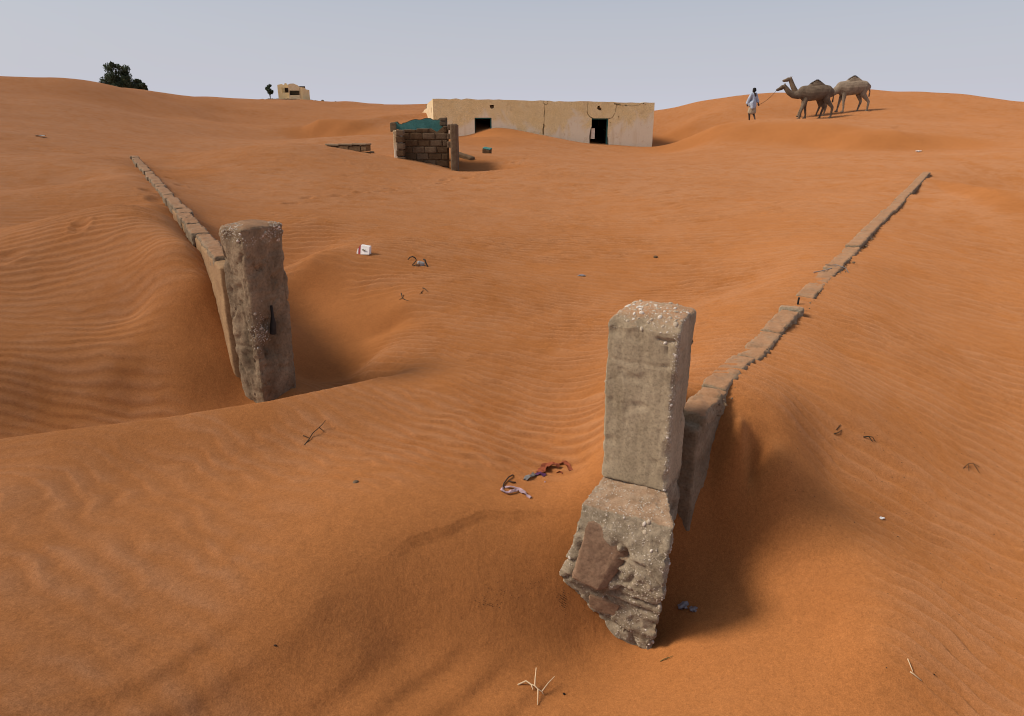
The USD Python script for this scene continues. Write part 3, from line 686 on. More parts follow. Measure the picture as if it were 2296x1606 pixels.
loc_y = lambda c: (c - C_R)[:, 0] * math.sin(A_R) + (c - C_R)[:, 1] * math.cos(A_R)
def keep_edges(c, n):
    x, y = loc_x(c), loc_y(c)
    e = np.minimum(np.abs(x), np.abs(x + .395)) + np.minimum(np.abs(y), np.abs(y - .32)) * 1.0
    return np.exp(-(e / .018) ** 2) * (n[:, 2] < .5) + .004 * (x > -.02)
stud(near, sh, near_frame, 38, 700, 75, keep_edges, big=(.004, .010))
stud(near, ft, near_frame, 130, 3800, 79, lambda c, n: (loc_y(c) < .1) * (.35 + (fbm(c * 8, 2, 7) > .5)) * 1.0, big=(.0045, .015), small=(.002, .0062))

# --- far pillar
far = thing('gate_pillar', 'cracked brown concrete gate pillar with a black iron hinge, ending the left wall', 'gate pillar')
HL = 1.60
fp = rough_block((.335, .35, HL), .0125, .011, 5, .03, 9, taper=1.14, detail=(.5, 30))
v = np.array(fp.vertices)
ch = np.clip((-.168 - v[:, 0] + .06) / .06, 0, 1) * np.clip((-.175 - v[:, 1] + .07) / .07, 0, 1)          # chamfer on the left corner
v[:, 0] += ch * .035; v[:, 1] += ch * .04
zb = C_L[2] - .17
tz = np.clip((v[:, 2] - (HL / 2 - .08)) / .08, 0, 1)
v[:, 2] -= tz ** 2 * (.02 + .035 * fbm(v * 7, 2, 5)) * np.clip(np.maximum(np.abs(v[:, 0]) / .22, np.abs(v[:, 1]) / .22) ** 4, 0, 1)
v += [-.165, .175, zb + HL / 2]
fp = trimesh.Trimesh(far_frame(v), fp.faces, process=False)
vv = np.array(fp.vertices); nn_ = vnormals(fp)
lx_, ly_ = (vv - C_L)[:, 0] * math.cos(A_L) - (vv - C_L)[:, 1] * math.sin(A_L), (vv - C_L)[:, 0] * math.sin(A_L) + (vv - C_L)[:, 1] * math.cos(A_L)
hh = (fbm(np.stack([lx_ * 20, ly_ * 20, vv[:, 2] * 1.8], -1), 3, 24) - .5) * .022 * (np.abs(nn_[:, 2]) < .5) - np.clip(fbm(vv * 6.5, 3, 25) - .56, 0, 1) * .11 + (fbm(vv * 40, 2, 26) - .5) * .007
pl = np.abs(fbm(np.stack([lx_ * 7, ly_ * 7, vv[:, 2] * 2.4], -1), 3, 27) - .5)                                            # plaster scaled off along crooked lines
hh -= np.exp(-(pl / .018) ** 2) * .014 * (np.abs(nn_[:, 2]) < .5)
fp = trimesh.Trimesh(vv + nn_ * hh[:, None], fp.faces, process=False)
ff = lambda *pts: far_frame(np.array(pts))
zt2 = zb + HL
fp = dent(fp, ff((-.03, -.01, zt2 - .12), (-.025, -.01, zt2 - .5), (-.01, 0, zt2 - .9), (.0, 0.02, zt2 - 1.2)), .010, .018)
fp = dent(fp, ff((.02, .12, zt2 - .80)), .06, .05)
fp = dent(fp, ff((.02, .10, zt2 - .98), (.02, .16, zt2 - 1.06)), .05, .032)
fp = dent(fp, ff((.03, .26, zt2 - .05), (.03, .24, zt2 - .3), (.03, .27, zt2 - .6), (.03, .25, zt2 - 1.0)), .010, .016)
fp = dent(fp, ff((.03, .13, zt2 - .1), (.03, .12, zt2 - .38)), .014, .014)
fp = dent(fp, ff((-.17, -.01, zt2 - .78)), .05, .02)
fp = dent(fp, ff((-.27, -.01, zt2 - .1), (-.25, -.01, zt2 - .28)), .012, .014)
fp = dent(fp, ff((-.3, -.01, zt2 - 1.0), (-.05, -.01, zt2 - .98), (.0, .1, zt2 - 1.1)), .012, .012)
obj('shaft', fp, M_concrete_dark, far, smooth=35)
M_iron = plain_mat('black_iron', (.012, .011, .010), .6, .3, .3)
hz = zt2 - .80
hp = ff((.024, .15, hz - .09), (.036, .152, hz + .0), (.038, .153, hz + .06), (.036, .154, hz + .15))
hin = obj('hinge', tube(hp, [.026, .024, .012, .010], 10), M_iron, far, smooth=40)
kL = lambda c: (c - C_L)[:, 0] * math.cos(A_L) - (c - C_L)[:, 1] * math.sin(A_L)
yL = lambda c: (c - C_L)[:, 0] * math.sin(A_L) + (c - C_L)[:, 1] * math.cos(A_L)
stud(far, fp, far_frame, 60, 500, 91, lambda c, n: (c[:, 2] > zt2 - .16) * np.clip((c[:, 2] - zt2 + .16) / .1, 0, 1) * (fbm(c * 5, 2, 9) > .45) * (np.abs(kL(c) + .02) < .22), big=(.006, .019), small=(.003, .007))
stud(far, fp, far_frame, 16, 160, 95, lambda c, n: np.exp(-((c[:, 2] - hz + .04) / .09) ** 2) * np.exp(-((yL(c) - .05) / .06) ** 2) * (kL(c) > -.05), big=(.006, .015), small=(.003, .007))

# ---------------------------------------------------------------- courtyard walls
def wall_frame(a, b):
    d = (b - a); L = np.linalg.norm(d[:2]); return d / L, np.array([d[1], -d[0], 0]) / L, L
def wall_block(wall, a, b, s0, s1, w, h, top, seed, mat, off=0.0, res=.028, amp=.012, name='block', **kw):
    e, n, L = wall_frame(a, b)
    m = rough_block((s1 - s0, w, h), res, amp, 7, .025, seed, detail=(.5, 35))
    v = np.array(m.vertices); yaw = math.atan2(e[1], e[0])
    if name == 'slab':                          # outer edge bitten and crumbled, top cracked across
        nn = vnormals(m); sd = np.clip(-v[:, 1] / w + .1, 0, .6) / .6
        v = v + nn * ((np.clip(fbm(v * 9 + seed, 4, seed + 9) - .45, -.3, .3)) * .05 * sd)[:, None]
        rk = np.random.default_rng(seed)
        for cx in rk.uniform(-.5, .5, max(1, int((s1 - s0) / .55))) * (s1 - s0):
            v[:, 2] -= (v[:, 2] > 0) * .014 * np.exp(-((v[:, 0] - cx + .35 * v[:, 1] + .03 * (fbm(v * 15, 2, seed) - .5)) / .012) ** 2)
    v[:, 2] += v[:, 0] * e[2]
    p = a + e * (s0 + s1) / 2 + n * off
    obj(name, moved(trimesh.Trimesh(v, m.faces, process=False), (p[0], p[1], p[2] + top - h / 2), yaw), mat, wall, smooth=40, **kw)
rng = np.random.default_rng(17)
lw = thing('courtyard_wall', 'half-buried grey block wall running back from the pillar with the iron hinge', 'wall')
e, n, L = wall_frame(WALL_L0, WALL_L1)
s = 0.0; k = 0
while s < L - .2:
    ln = rng.uniform(.36, .47) * (1 if s < 8 else 1.2)
    s1 = min(s + ln, L)
    wall_block(lw, WALL_L0, WALL_L1, s + .002, s1 - .002, .15 + rng.uniform(-.015, .02), .14, rng.uniform(-.010, .010), 100 + k, M_wall, off=rng.uniform(-.022, .022), res=.016 if s < 4 else .03, amp=.022)
    s = s1; k += 1
wall_block(lw, WALL_L0, WALL_L1, -.30, 3.6, .158, 1.40, -.035, 160, M_walltan, res=.03, amp=.012, name='plaster_face')
wall_block(lw, WALL_L0, WALL_L1, 3.6, L - .05, .12, .40, -.13, 161, M_wallcore, res=.06, amp=.02, name='mortar_bed')
rw = thing('courtyard_wall', 'half-buried crumbling wall with sand-dusted flat slabs on top, behind the foreground pillar', 'wall')
e, n, L = wall_frame(WALL_R0, WALL_R1)
def s_at(px, py):                                # place along the right wall seen at a picture row
    y = np.linspace(3.4, 19, 3000); t = (y - WALL_R0[1]) / (WALL_R1[1] - WALL_R0[1]); z = WALL_R0[2] + t * (WALL_R1[2] - WALL_R0[2])
    x = WALL_R0[0] + t * (WALL_R1[0] - WALL_R0[0]); dep = y * CT - (z - EYE) * ST; row = 803 - 1560 * ((y * ST + (z - EYE) * CT) / dep)
    return float(np.interp(-py, -row, t)) * L
cuts = [0.0, s_at(0, 868), s_at(0, 797), s_at(0, 742), s_at(0, 693)]
for k, (s0, s1) in enumerate(zip(cuts[:-1], cuts[1:])):
    wall_block(rw, WALL_R0, WALL_R1, s0 + .002, s1 - .002, .165, .13, (.0, .006, -.006, .004)[k], 200 + k, M_wall, off=(.0, -.015, .012, .0)[k], res=.014, amp=.017, name='slab')
wall_block(rw, WALL_R0, WALL_R1, cuts[-1] - .07, cuts[-1] + .02, .20, .2, .028, 209, M_rubble, res=.016, amp=.015, name='wall_end')
rows2 = [664, 603, 578, 552, 505, 470, 447, 432, 408, 386]
c2 = [s_at(0, r) for r in rows2]
for k, (s0, s1) in enumerate(zip(c2[:-1], c2[1:])):
    wall_block(rw, WALL_R0, WALL_R1, s0 + .003, s1 - .003, .17, .13, (.0, .006, -.008, .008, .0, .0, .004, .01, .012)[k], 220 + k, M_wall, off=rng.uniform(-.015, .015), res=.022, amp=.019, name='slab')
def crumbly(s0, s1, seed, res, depth):
    e_, n_, L_ = wall_frame(WALL_R0, WALL_R1)
    m = rough_block((s1 - s0, .165, depth), res, .008, 6, .02, seed)
    v = np.array(m.vertices); nn = vnormals(m)
    h = (fbm(v * 11, 3, seed) - .42) * .12 * (v[:, 1] < 0) + (fbm(v * 38, 2, seed + 1) - .5) * .03
    v = v + nn * h[:, None]; v[:, 2] += v[:, 0] * e_[2]
    p = WALL_R0 + e_ * (s0 + s1) / 2 + n_ * .006
    obj('crumbled_courses', moved(trimesh.Trimesh(v, m.faces, process=False), (p[0], p[1], p[2] - .105 - depth / 2), math.atan2(e_[1], e_[0])), M_wallcore, rw, smooth=50)
crumbly(.62, cuts[-1], 240, .018, .75)
wall_block(rw, WALL_R0, WALL_R1, -.08, .66, .16, 1.5, -.06, 241, M_walltan2, res=.014, amp=.016, name='plaster_face')
crumbly(c2[0], L, 243, .03, .35)
# loose crumbs fallen along the wall's outer edge
crumbs = []
cl_ = rng.uniform(.3, L, 46)
for k in range(420):
    s_ = cl_[rng.integers(46)] + rng.normal(0, .10); o = .07 + abs(rng.normal(0, .028)); p = WALL_R0 + e * s_ + n * o
    crumbs.append(pebble_mesh(np.array([p[0], p[1], p[2] - rng.uniform(.0, .12)]), np.array([0, 0, 1.0]), rng.uniform(.003, .008) * (1 + 2.2 * rng.random() ** 4), rng, ICO0))
obj('crumbs', cat(crumbs), M_wallcore, rw, kind='stuff')
p0 = on_sand(1789, 682)
tag(obj('iron_rod', tube(np.array([p0 + [0, 0, -.1], p0 + [0, 0, .03], p0 + [.004, 0, .065]]), .009, 8), M_iron, smooth=40), 'short black iron rod sticking up beside the slab wall', 'iron rod')
# ---------------------------------------------------------------- long house half buried in sand
from shapely.geometry import Polygon, LineString, box as sbox, MultiPolygon
from shapely.ops import unary_union
def wall_mesh(poly, thick, res=.12, amp=.006, seed=0):
    """A flat wall: polygon in (x, z) made thick along y (from 0 to thick)."""
    out = []
    for g in getattr(poly, 'geoms', [poly]):
        if g.area < 1e-4:
            continue
        m = trimesh.creation.extrude_polygon(g, thick, engine='earcut')
        v = np.array(m.vertices); v = np.stack([v[:, 0], thick - v[:, 2], v[:, 1]], -1)
        t = trimesh.Trimesh(v, m.faces, process=False)
        if t.volume < 0:
            t.invert()
        out.append(t)
    return cat(out)
def jag(pts, amp, seed, step=.15):
    """A broken line through the points."""
    r = np.random.default_rng(seed); out = []
    for a, b in zip(pts[:-1], pts[1:]):
        a, b = np.array(a, float), np.array(b, float); n = max(1, int(np.linalg.norm(b - a) / step))
        for k in range(n):
            out.append(a + (b - a) * k / n + r.normal(0, amp, 2) * (k > 0))
    out.append(np.array(pts[-1], float))
    return [tuple(p) for p in out]

def plaster_extra(pale, z_lo, z_hi):
    def f(nodes, links, last):
        nodes['gp'] = ('geometry', {}); nodes['sz'] = ('separate_xyz', {})
        nodes['pn'] = ('noise_texture', {'scale': .75, 'detail': 6.0, 'roughness': .66, 'distortion': .8})
        nodes['hz'] = ('map_range', {'from_min': z_hi, 'from_max': z_lo, 'to_min': -.22, 'to_max': .22, 'clamp': True})
        nodes['ad'] = ('math', {'math_type': 'add'})
        nodes['sm'] = ('map_range', {'range_type': 'smoothstep', 'from_min': .46, 'from_max': .62, 'to_max': .75})
        nodes['mx'] = ('mix_color', {'b': pale, 'use_clamp': False})
        nodes['dn'] = ('noise_texture', {'scale': 3.2, 'detail': 5.0, 'roughness': .7})
        nodes['ds'] = ('map_range', {'range_type': 'smoothstep', 'from_min': .56, 'from_max': .70, 'to_max': .55})
        nodes['dx'] = ('mix_color', {'b': (.60, .43, .21), 'use_clamp': False})
        nodes['drm'] = ('mapping', {'scale': (1.0, 1.0, .16)})
        nodes['drn'] = ('noise_texture', {'scale': 2.6, 'detail': 4.0, 'roughness': .6})
        nodes['drs'] = ('map_range', {'range_type': 'smoothstep', 'from_min': .54, 'from_max': .66, 'to_max': .35})
        nodes['drx'] = ('mix_color', {'b': (.66, .50, .27), 'use_clamp': False})
        links += [('gp.position', 'drm.vector'), ('drm.vector', 'drn.vector'), ('drn.fac', 'drs.value'), ('drs.result', 'drx.fac'),
                  ('gp.position', 'sz.vector'), ('gp.position', 'pn.vector'), ('sz.z', 'hz.value'), ('hz.result', 'ad.value1'), ('pn.fac', 'ad.value2'), ('ad.value', 'sm.value'),
                  ('sm.result', 'mx.fac'), (last, 'mx.a'), ('gp.position', 'dn.vector'), ('dn.fac', 'ds.value'), ('ds.result', 'dx.fac'), ('mx.result', 'drx.a'), ('drx.result', 'dx.a')]
        return 'dx.result'
    return f
M_ochre = stone_mat('ochre_plaster', (0.78, 0.60, 0.29), (0.84, 0.69, 0.39), 2.2, 0.5, 0.02, 26.0, extra=plaster_extra((.84, .76, .60), 1.4, 3.9))
M_pale = stone_mat('pale_plaster', (0.62, 0.46, 0.25), (0.74, 0.60, 0.40), 2.2, 0.4, 0.02, 26.0, extra=plaster_extra((.80, .72, .60), 1.6, 3.4))
M_dark_in = plain_mat('shade_dark_interior', (.05, .035, .022), .9, .1, .3, 3.0)  # darkness of the unlit rooms, painted into the wall colour
M_teal = stone_mat('teal_paint', (0.062, 0.185, 0.16), (0.10, 0.255, 0.225), 4.0, 0.3, 0.01, 30.0)
M_teal_dark = plain_mat('teal_door_paint', (.028, .105, .09), .7, .2, .25, 8.0)
M_brick = stone_mat('mud_block', (0.085, 0.048, 0.022), (0.15, 0.092, 0.048), 6.0, 0.7, 0.02, 40.0)
M_brick2 = stone_mat('grey_mud_block', (0.12, 0.076, 0.042), (0.20, 0.138, 0.084), 6.0, 0.7, 0.02, 40.0)
M_mortar = stone_mat('old_mortar', (0.12, 0.07, 0.035), (0.20, 0.125, 0.065), 9.0, 0.7, 0.02, 40.0)

FL = at(970, 222, 36.0); FR = at(1468, 230.5, 38.1)
hy = math.atan2(FR[1] - FL[1], FR[0] - FL[0]); HLEN = float(np.linalg.norm((FR - FL)[:2])); DEPTH = 9.0
house = thing('long_house', 'long flat-roofed ochre plaster house with two dark doorways half buried in the sand', 'house', loc=(FL[0], FL[1], 0), rotz=hy)
def hx(px):                                      # along the front, from a picture column
    t = np.linspace(0, 1, 4000); P = FL + (FR - FL) * t[:, None]
    col = 1148 + 1560 * P[:, 0] / (P[:, 1] * CT - (P[:, 2] - EYE) * ST)
    return float(np.interp(px, col, t)) * HLEN
def hzv(px, py):                                 # height on the front at a picture point
    P = FL + (FR - FL) * hx(px) / HLEN; d = ray(px, py)
    return EYE + d[2] / d[1] * P[1]
BOT = -.2
H = lambda px, py: (hx(px), hzv(px, py))
front = Polygon([(0, BOT)] + jag([(0, FL[2]), H(1060, 222.5), H(1222, 226), (HLEN, FR[2])], .018, 5, .25) + [(HLEN, BOT)])
d1 = (hx(1063.5), hx(1102), hzv(1080, 264.5)); d2 = (hx(1328.5), hx(1366), hzv(1345, 265.5))
holes = [sbox(d1[0], BOT + .05, d1[1], d1[2]), sbox(d2[0], BOT + .05, d2[1], d2[2])]
holes.append(Polygon([H(1325, 324), H(1324, 306), H(1326, 290), H(1329, 283), H(1332, 330)]))               # broken jambs
holes.append(Polygon([H(1364, 303), H(1367, 308), H(1369, 316), H(1369, 326), H(1362, 330)]))
holes.append(Polygon([H(1098, 236), H(1108, 235.5), H(1107.5, 242), H(1103, 244.5), H(1099, 242)]))
holes.append(Polygon([H(1341, 238), H(1346, 237.5), H(1346, 241), H(1350, 243), H(1350, 248), H(1343, 247), H(1339, 243)]))
def crack(pts, w, seed):
    return LineString(jag([H(*p) for p in pts], .012, seed, .12)).buffer(w / 2, cap_style=2)
holes += [crack([(1221.5, 232), (1221, 250)], .022, 1), crack([(1221.5, 248), (1220.5, 262)], .05, 2), crack([(1221, 262), (1220.5, 280)], .022, 3), crack([(1220, 278), (1219.5, 302)], .075, 4),
          crack([(1219, 226), (1219, 233), (1223, 234)], .02, 5), crack([(1228, 226.5), (1228, 233), (1221.5, 235)], .02, 6),
          crack([(1318.5, 229), (1318, 246), (1317.5, 250)], .022, 7), crack([(1317, 249), (1319, 256), (1324, 262), (1331, 266)], .04, 8),
          crack([(1366, 266.5), (1374, 264.5), (1378, 258), (1378.5, 254)], .03, 9), crack([(1381.5, 252), (1382.5, 240), (1383, 234)], .034, 10), crack([(1377, 233), (1392, 234)], .05, 11),
          crack([(1383, 236), (1404, 237.5), (1418, 238), (1432, 236), (1440, 232)], .016, 12)]
holes += [sbox(hx(px) - r, hzv(px, py) - r, hx(px) + r * 1.2, hzv(px, py) + r) for px, py, r in ((1404, 236.5, .035), (1443, 232, .03), (1448, 234.5, .02), (1388, 262, .025), (1370, 275, .02))]
hbox_later = True
obj('front_wall', wall_mesh(front.difference(unary_union(holes)), .28), M_ochre, house)
side = Polygon([(0, BOT)] + jag([(0, FL[2] - .02), (3.8, FL[2] - .22), (4.1, FL[2] - .40), (DEPTH - 1.4, FL[2] - .58), (DEPTH, FL[2] - .8)], .02, 8, .35) + [(DEPTH, BOT)])
sm_ = wall_mesh(side.difference(unary_union([sbox(.62, FL[2] - .62, .86, FL[2] - .38), sbox(6.4, FL[2] - 1.0, 6.7, FL[2] - .80)])), .28)
v = np.array(sm_.vertices)                        # the side runs back from the left front corner
obj('side_wall', trimesh.Trimesh(np.stack([v[:, 1] + .001, v[:, 0] + .282, v[:, 2]], -1)[:, [0, 1, 2]], sm_.faces[:, ::-1], process=False), M_pale, house)
def hbox(name, x0, x1, y0, y1, z0, z1, mat, parent=house, **kw):
    b = trimesh.creation.box((x1 - x0, y1 - y0, z1 - z0)); b.apply_translation(((x0 + x1) / 2, (y0 + y1) / 2, (z0 + z1) / 2))
    return obj(name, b, mat, parent, **kw)
hbox('side_wall', HLEN - .28, HLEN - .001, .282, DEPTH, BOT, FR[2] - .05, M_ochre, label='ochre end wall')
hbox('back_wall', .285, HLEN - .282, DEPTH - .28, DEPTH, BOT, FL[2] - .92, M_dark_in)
hbox('roof_edge', .285, HLEN - .282, DEPTH - .281, DEPTH - .1, FL[2] - .919, FL[2] - .161, M_mortar)
hbox('roof', .285, HLEN - .282, .283, DEPTH - .282, FL[2] - .30, FL[2] - .16, M_mortar)
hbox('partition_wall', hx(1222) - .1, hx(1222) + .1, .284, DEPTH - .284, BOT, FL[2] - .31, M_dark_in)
for k, (a, b, t) in enumerate((d1, d2)):
    fr = subthing('door_frame', house)
    hbox('lintel', a + .003, b - .003, .04, .14, t - .055, t - .003, M_teal_dark, fr)
    hbox('jamb', b - .06, b - .003, .04, .14, BOT + .1, t - .058, M_teal_dark, fr)
    if k == 0:
        hbox('jamb', a + .003, a + .04, .10, .18, BOT + .1, t - .058, M_teal_dark, fr)
hbox('loose_jamb_stone', d2[0] + .02, d2[0] + .20, .05, .22, hzv(1335, 312), hzv(1335, 288), M_pale)
for px, py, s in ((1104, 241, .13), (1345, 246, .13)):
    b = rough_block((s * 1.3, .2, s), .04, .015, 9, .03, int(px))
    obj('broken_stone', moved(b, (hx(px), .18, hzv(px, py)), 0.3), M_mortar, house)
st = rough_block((.5, .14, .12), .04, .015, 9, .03, 31)
obj('roof_spout', moved(st, (-.12, 8.2, FL[2] - 1.15)), M_mortar, house)

# ---------------------------------------------------------------- ruined block hut in the courtyard
def brick_wall(parent, x0, x1, z0, z1, y, thick, bl, bh, seed, mats, top=None, lone=0):
    """Courses of separate blocks, set proud of a mortar core."""
    r = np.random.default_rng(seed); z = z0; row = 0
    while z < z1 - .03:
        x = x0 - (bl * .5 if row % 2 else 0) + r.uniform(-.04, .04)
        while x < x1 - .03:
            a, b = max(x, x0), min(x + bl * r.uniform(.92, 1.08), x1); x = b if b < x1 else x1 + 1
            if b - a < .05:
                continue
            zt_ = min(z + bh, z1 if top is None else top((a + b) / 2))
            if zt_ - z < .06:
                continue
            m = rough_block((b - a - r.uniform(.014, .03), thick, zt_ - z - r.uniform(.012, .028)), .05, .012, 7, .022, int(r.integers(1e6)))
            obj('block', moved(m, ((a + b) / 2, y + thick / 2 - r.uniform(0, .022), (z + zt_) / 2), 0, 0, r.normal(0, .012)), mats[r.integers(len(mats))], parent, smooth=40)
        z += bh; row += 1
HB = at(888, 292, 21.0); HE = at(1008, 280, 21.0)
hut = thing('ruined_hut', 'roofless brown block hut with turquoise inner wall, half sunk in a sand trough', 'hut', loc=(HB[0], 21.0, 0), rotz=0.0)
X = lambda px, y=21.0: at(px, 320, y)[0] - HB[0]
Z = lambda py, y=21.0, px=950: at(px, py, y)[2]
# middle wall, set back between the piers
MY = .35
x0, x1 = X(904, 21.35), X(1004, 21.35)
topf = lambda x: Z(292, 21.35) + (Z(282, 21.35) - Z(292, 21.35)) * (x - x0) / (x1 - x0) - (.12 if abs(x - X(977, 21.35)) < .10 else 0)
z_low = Z(375, 21.35)
bw = subthing('middle_wall', hut)
brick_wall(bw, x0, x1, z_low - .18, Z(280, 21.35), MY, .16, .38, .192, 5, [M_brick, M_brick, M_brick2], topf)
core = Polygon([(x0 - .02, z_low - .3)] + [(x, topf(x) - .03) for x in np.linspace(x0 - .02, x1 + .02, 9)] + [(x1 + .02, z_low - .3)])
cm = wall_mesh(core, .11); cm.apply_translation((0, MY + .035, 0))
obj('mortar', cm, M_mortar, bw)
cap = Polygon([(x, topf(x) + .0) for x in np.linspace(x0 - .02, x1 + .02, 14)] + [(x, topf(x) + .028) for x in np.linspace(x1 + .02, x0 - .02, 14)])
# left pier of stacked blocks, right pier plastered
lp = subthing('left_pier', hut)
z = z_low - .25; k = 0
while z < Z(291) - .02:
    h = min(.19, Z(291) - z)
    m = rough_block((X(905) - X(888), .30, h - .02), .04, .014, 7, .025, 300 + k)
    obj('block', moved(m, ((X(905) + X(888)) / 2 + .008 * (-1) ** k, .15, z + h / 2), .02 * (-1) ** k), (M_brick2, M_brick)[k % 2], lp, smooth=40); z += h; k += 1
pr = rough_block((X(1026) - X(1010), .40, Z(278) - Z(376) + .3), .03, .014, 6, .06, 330, detail=(.6, 20))
obj('right_pier', moved(pr, ((X(1026) + X(1010)) / 2, .12, (Z(278) + Z(376) - .3) / 2)), M_brick2, hut, smooth=45, label='grey plastered corner post')
for k, (za, zb_, xx) in enumerate(((279, 292, 1010), (300, 312, 1009), (318, 332, 1008))):
    m = rough_block((.12, .3, Z(za) - Z(zb_)), .03, .012, 8, .02, 340 + k)
    obj('block', moved(m, (X(xx) - .015, .14, (Z(za) + Z(zb_)) / 2)), M_brick2, hut, smooth=40)
# back wall with turquoise paint
BY = 1.55; yb = 21.0 + BY
top = jag([(X(880, yb), Z(276, yb)), (X(892, yb), Z(274, yb)), (X(896, yb), Z(279, yb)), (X(902, yb), Z(280, yb)), (X(906, yb), Z(277, yb)), (X(912, yb), Z(276, yb)), (X(922, yb), Z(271.5, yb)), (X(930, yb), Z(269, yb)), (X(944, yb), Z(269.5, yb)),
          (X(958, yb), Z(266, yb)), (X(966, yb), Z(266.5, yb)), (X(972, yb), Z(270, yb)), (X(984, yb), Z(270, yb)), (X(988, yb), Z(266, yb)), (X(1002, yb), Z(265, yb))], .006, 3, .06)
bk = Polygon([(X(880, yb), Z(289, yb)), ] + top + [(X(1002, yb), z_low - .3), (X(896, yb), z_low - .3), (X(896, yb), Z(289, yb))])
bm = wall_mesh(bk, .03); bm.apply_translation((0, BY, 0)); obj('turquoise_wall', bm, M_teal, hut)
bm = wall_mesh(bk.buffer(.018), .12); bm.apply_translation((0, BY + .031, 0)); obj('back_wall', bm, M_mortar, hut)
for k, (a, b, za, zb_) in enumerate(((879, 891, 275, 296), (989, 1002, 264, 272), (989, 1003, 272, 282))):
    m = rough_block((X(b, yb) - X(a, yb), .26, Z(za, yb) - Z(zb_, yb) - .01), .04, .014, 7, .025, 360 + k)
    obj('block', moved(m, ((X(a, yb) + X(b, yb)) / 2, BY - .1, (Z(za, yb) + Z(zb_, yb)) / 2)), M_brick2, hut, smooth=40)
sl = rough_block((.11, BY - .05, 1.3), .08, .01, 5, .02, 371); v = np.array(sl.vertices)
obj('side_wall', moved(sl, (X(884) + .0, BY / 2 + .15, Z(293) - .66)), M_pale, hut, smooth=40, label='sunlit plastered outer side')
sr = rough_block((.12, BY - .22, 1.3), .08, .01, 5, .02, 372)
obj('side_wall', moved(sr, (X(1015), BY / 2 + .16, Z(281) - .66)), M_brick, hut, smooth=40)
g = on_sand(1046, 366)
sb = rough_block((.62, .26, .16), .03, .02, 6, .04, 380)
tag(obj('fallen_slab', moved(sb, (g[0] - .05, g[1], g[2] + .03), -.5, .12, .25), M_mortar, smooth=40), 'dark broken slab lying in the trough beside the hut', 'slab')
g = on_sand(1092, 344)
tb = thing('fallen_block', 'lone fallen block with turquoise painted top on the sand right of the hut', 'block', loc=(g[0], g[1], g[2]), rotz=-.35)
obj('stone', moved(rough_block((.27, .22, .17), .03, .012, 7, .02, 385), (0, 0, .06), 0, .2, .16), M_brick, tb, smooth=40)
obj('painted_face', moved(rough_block((.275, .2, .03), .03, .006, 7, .01, 386), (.015, -.012, .165), 0, .2, .16), M_teal, tb, smooth=40)

# ---------------------------------------------------------------- low wall stub left of the hut
a_, b_ = at(735, 323, 22.6), at(826, 321, 21.6)
stub = thing('low_wall', 'short brown wall stub sinking into the sand left of the hut', 'wall')
e2 = (b_ - a_); L2 = np.linalg.norm(e2[:2]); yaw2 = math.atan2(e2[1], e2[0])
for k in range(3):
    m = rough_block((L2 / 3 + .01, .24, .05), .05, .008, 6, .015, 400 + k); p = a_ + e2 * (k + .5) / 3
    obj('coping', moved(m, (p[0], p[1], p[2] - .025), yaw2), M_wall, stub, smooth=40)
for row in range(2):
    for k in range(4):
        s0, s1 = (k - .5 * row) / 3.5, (k + 1 - .5 * row) / 3.5
        s0, s1 = max(s0, 0), min(s1, 1)
        if s1 - s0 < .08:
            continue
        m = rough_block(((s1 - s0) * L2 - .025, .20, .17), .04, .014, 7, .02, 410 + row * 5 + k); p = a_ + e2 * (s0 + s1) / 2
        obj('block', moved(m, (p[0], p[1] + .02, p[2] - .14 - .19 * row), yaw2), (M_brick, M_mortar)[(k + row) % 2], stub, smooth=40)
g = on_sand(834, 344)
tag(obj('rubble_stone', moved(rough_block((.16, .12, .1), .03, .02, 8, .03, 420), (g[0], g[1], g[2] + .02), .3), M_brick2, smooth=40), 'small rubble stone at the end of the low wall stub', 'stone')

# ---------------------------------------------------------------- far ruin on the skyline
RY = 105.0
RB = at(623, 224, RY); ruin = thing('ruined_house', 'small roofless house with two dark window openings far off on the skyline', 'ruin', loc=(RB[0], RY, 0))
rx = lambda px: at(px, 205, RY)[0] - RB[0]
rz_ = lambda py: at(650, py, RY)[2]
lf = Polygon([(rx(623), rz_(232)), (rx(623), rz_(191.5))] + jag([(rx(624), rz_(190.5)), (rx(632), rz_(188.5)), (rx(638), rz_(191)), (rx(640), rz_(186.5)), (rx(643), rz_(187)), (rx(645), rz_(191)), (rx(648), rz_(190))], .05, 3, .3) + [(rx(648), rz_(232))]).difference(sbox(rx(632), rz_(208), rx(647), rz_(197)))
rf = Polygon([(rx(648), rz_(232)), (rx(648), rz_(191))] + jag([(rx(648), rz_(190)), (rx(653), rz_(188)), (rx(660), rz_(187.5)), (rx(668), rz_(191)), (rx(673), rz_(196))], .05, 4, .3) + [(rx(673.5), rz_(232))]).difference(sbox(rx(649), rz_(213.5), rx(672.5), rz_(203.5)))
obj('left_wall', wall_mesh(lf, .3), M_ochre, ruin)
m = wall_mesh(rf, .3); m.apply_translation((.005, -.25, 0)); obj('right_wall', m, M_pale, ruin)
sd = Polygon([(0, rz_(232)), (0, rz_(196)), (1.2, rz_(197)), (1.4, rz_(200)), (2.6, rz_(201)), (2.6, rz_(232))])
m = wall_mesh(sd, .3); v = np.array(m.vertices)
obj('side_wall', trimesh.Trimesh(np.stack([rx(673.6) + v[:, 1] + .12 * v[:, 0], v[:, 0] - .2, v[:, 2]], -1), m.faces[:, ::-1], process=False), M_ochre, ruin)
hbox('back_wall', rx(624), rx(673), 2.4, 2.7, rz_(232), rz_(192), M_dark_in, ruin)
hbox('side_wall', rx(623) - .01, rx(623) + .28, .302, 2.4, rz_(232), rz_(194), M_ochre, ruin)
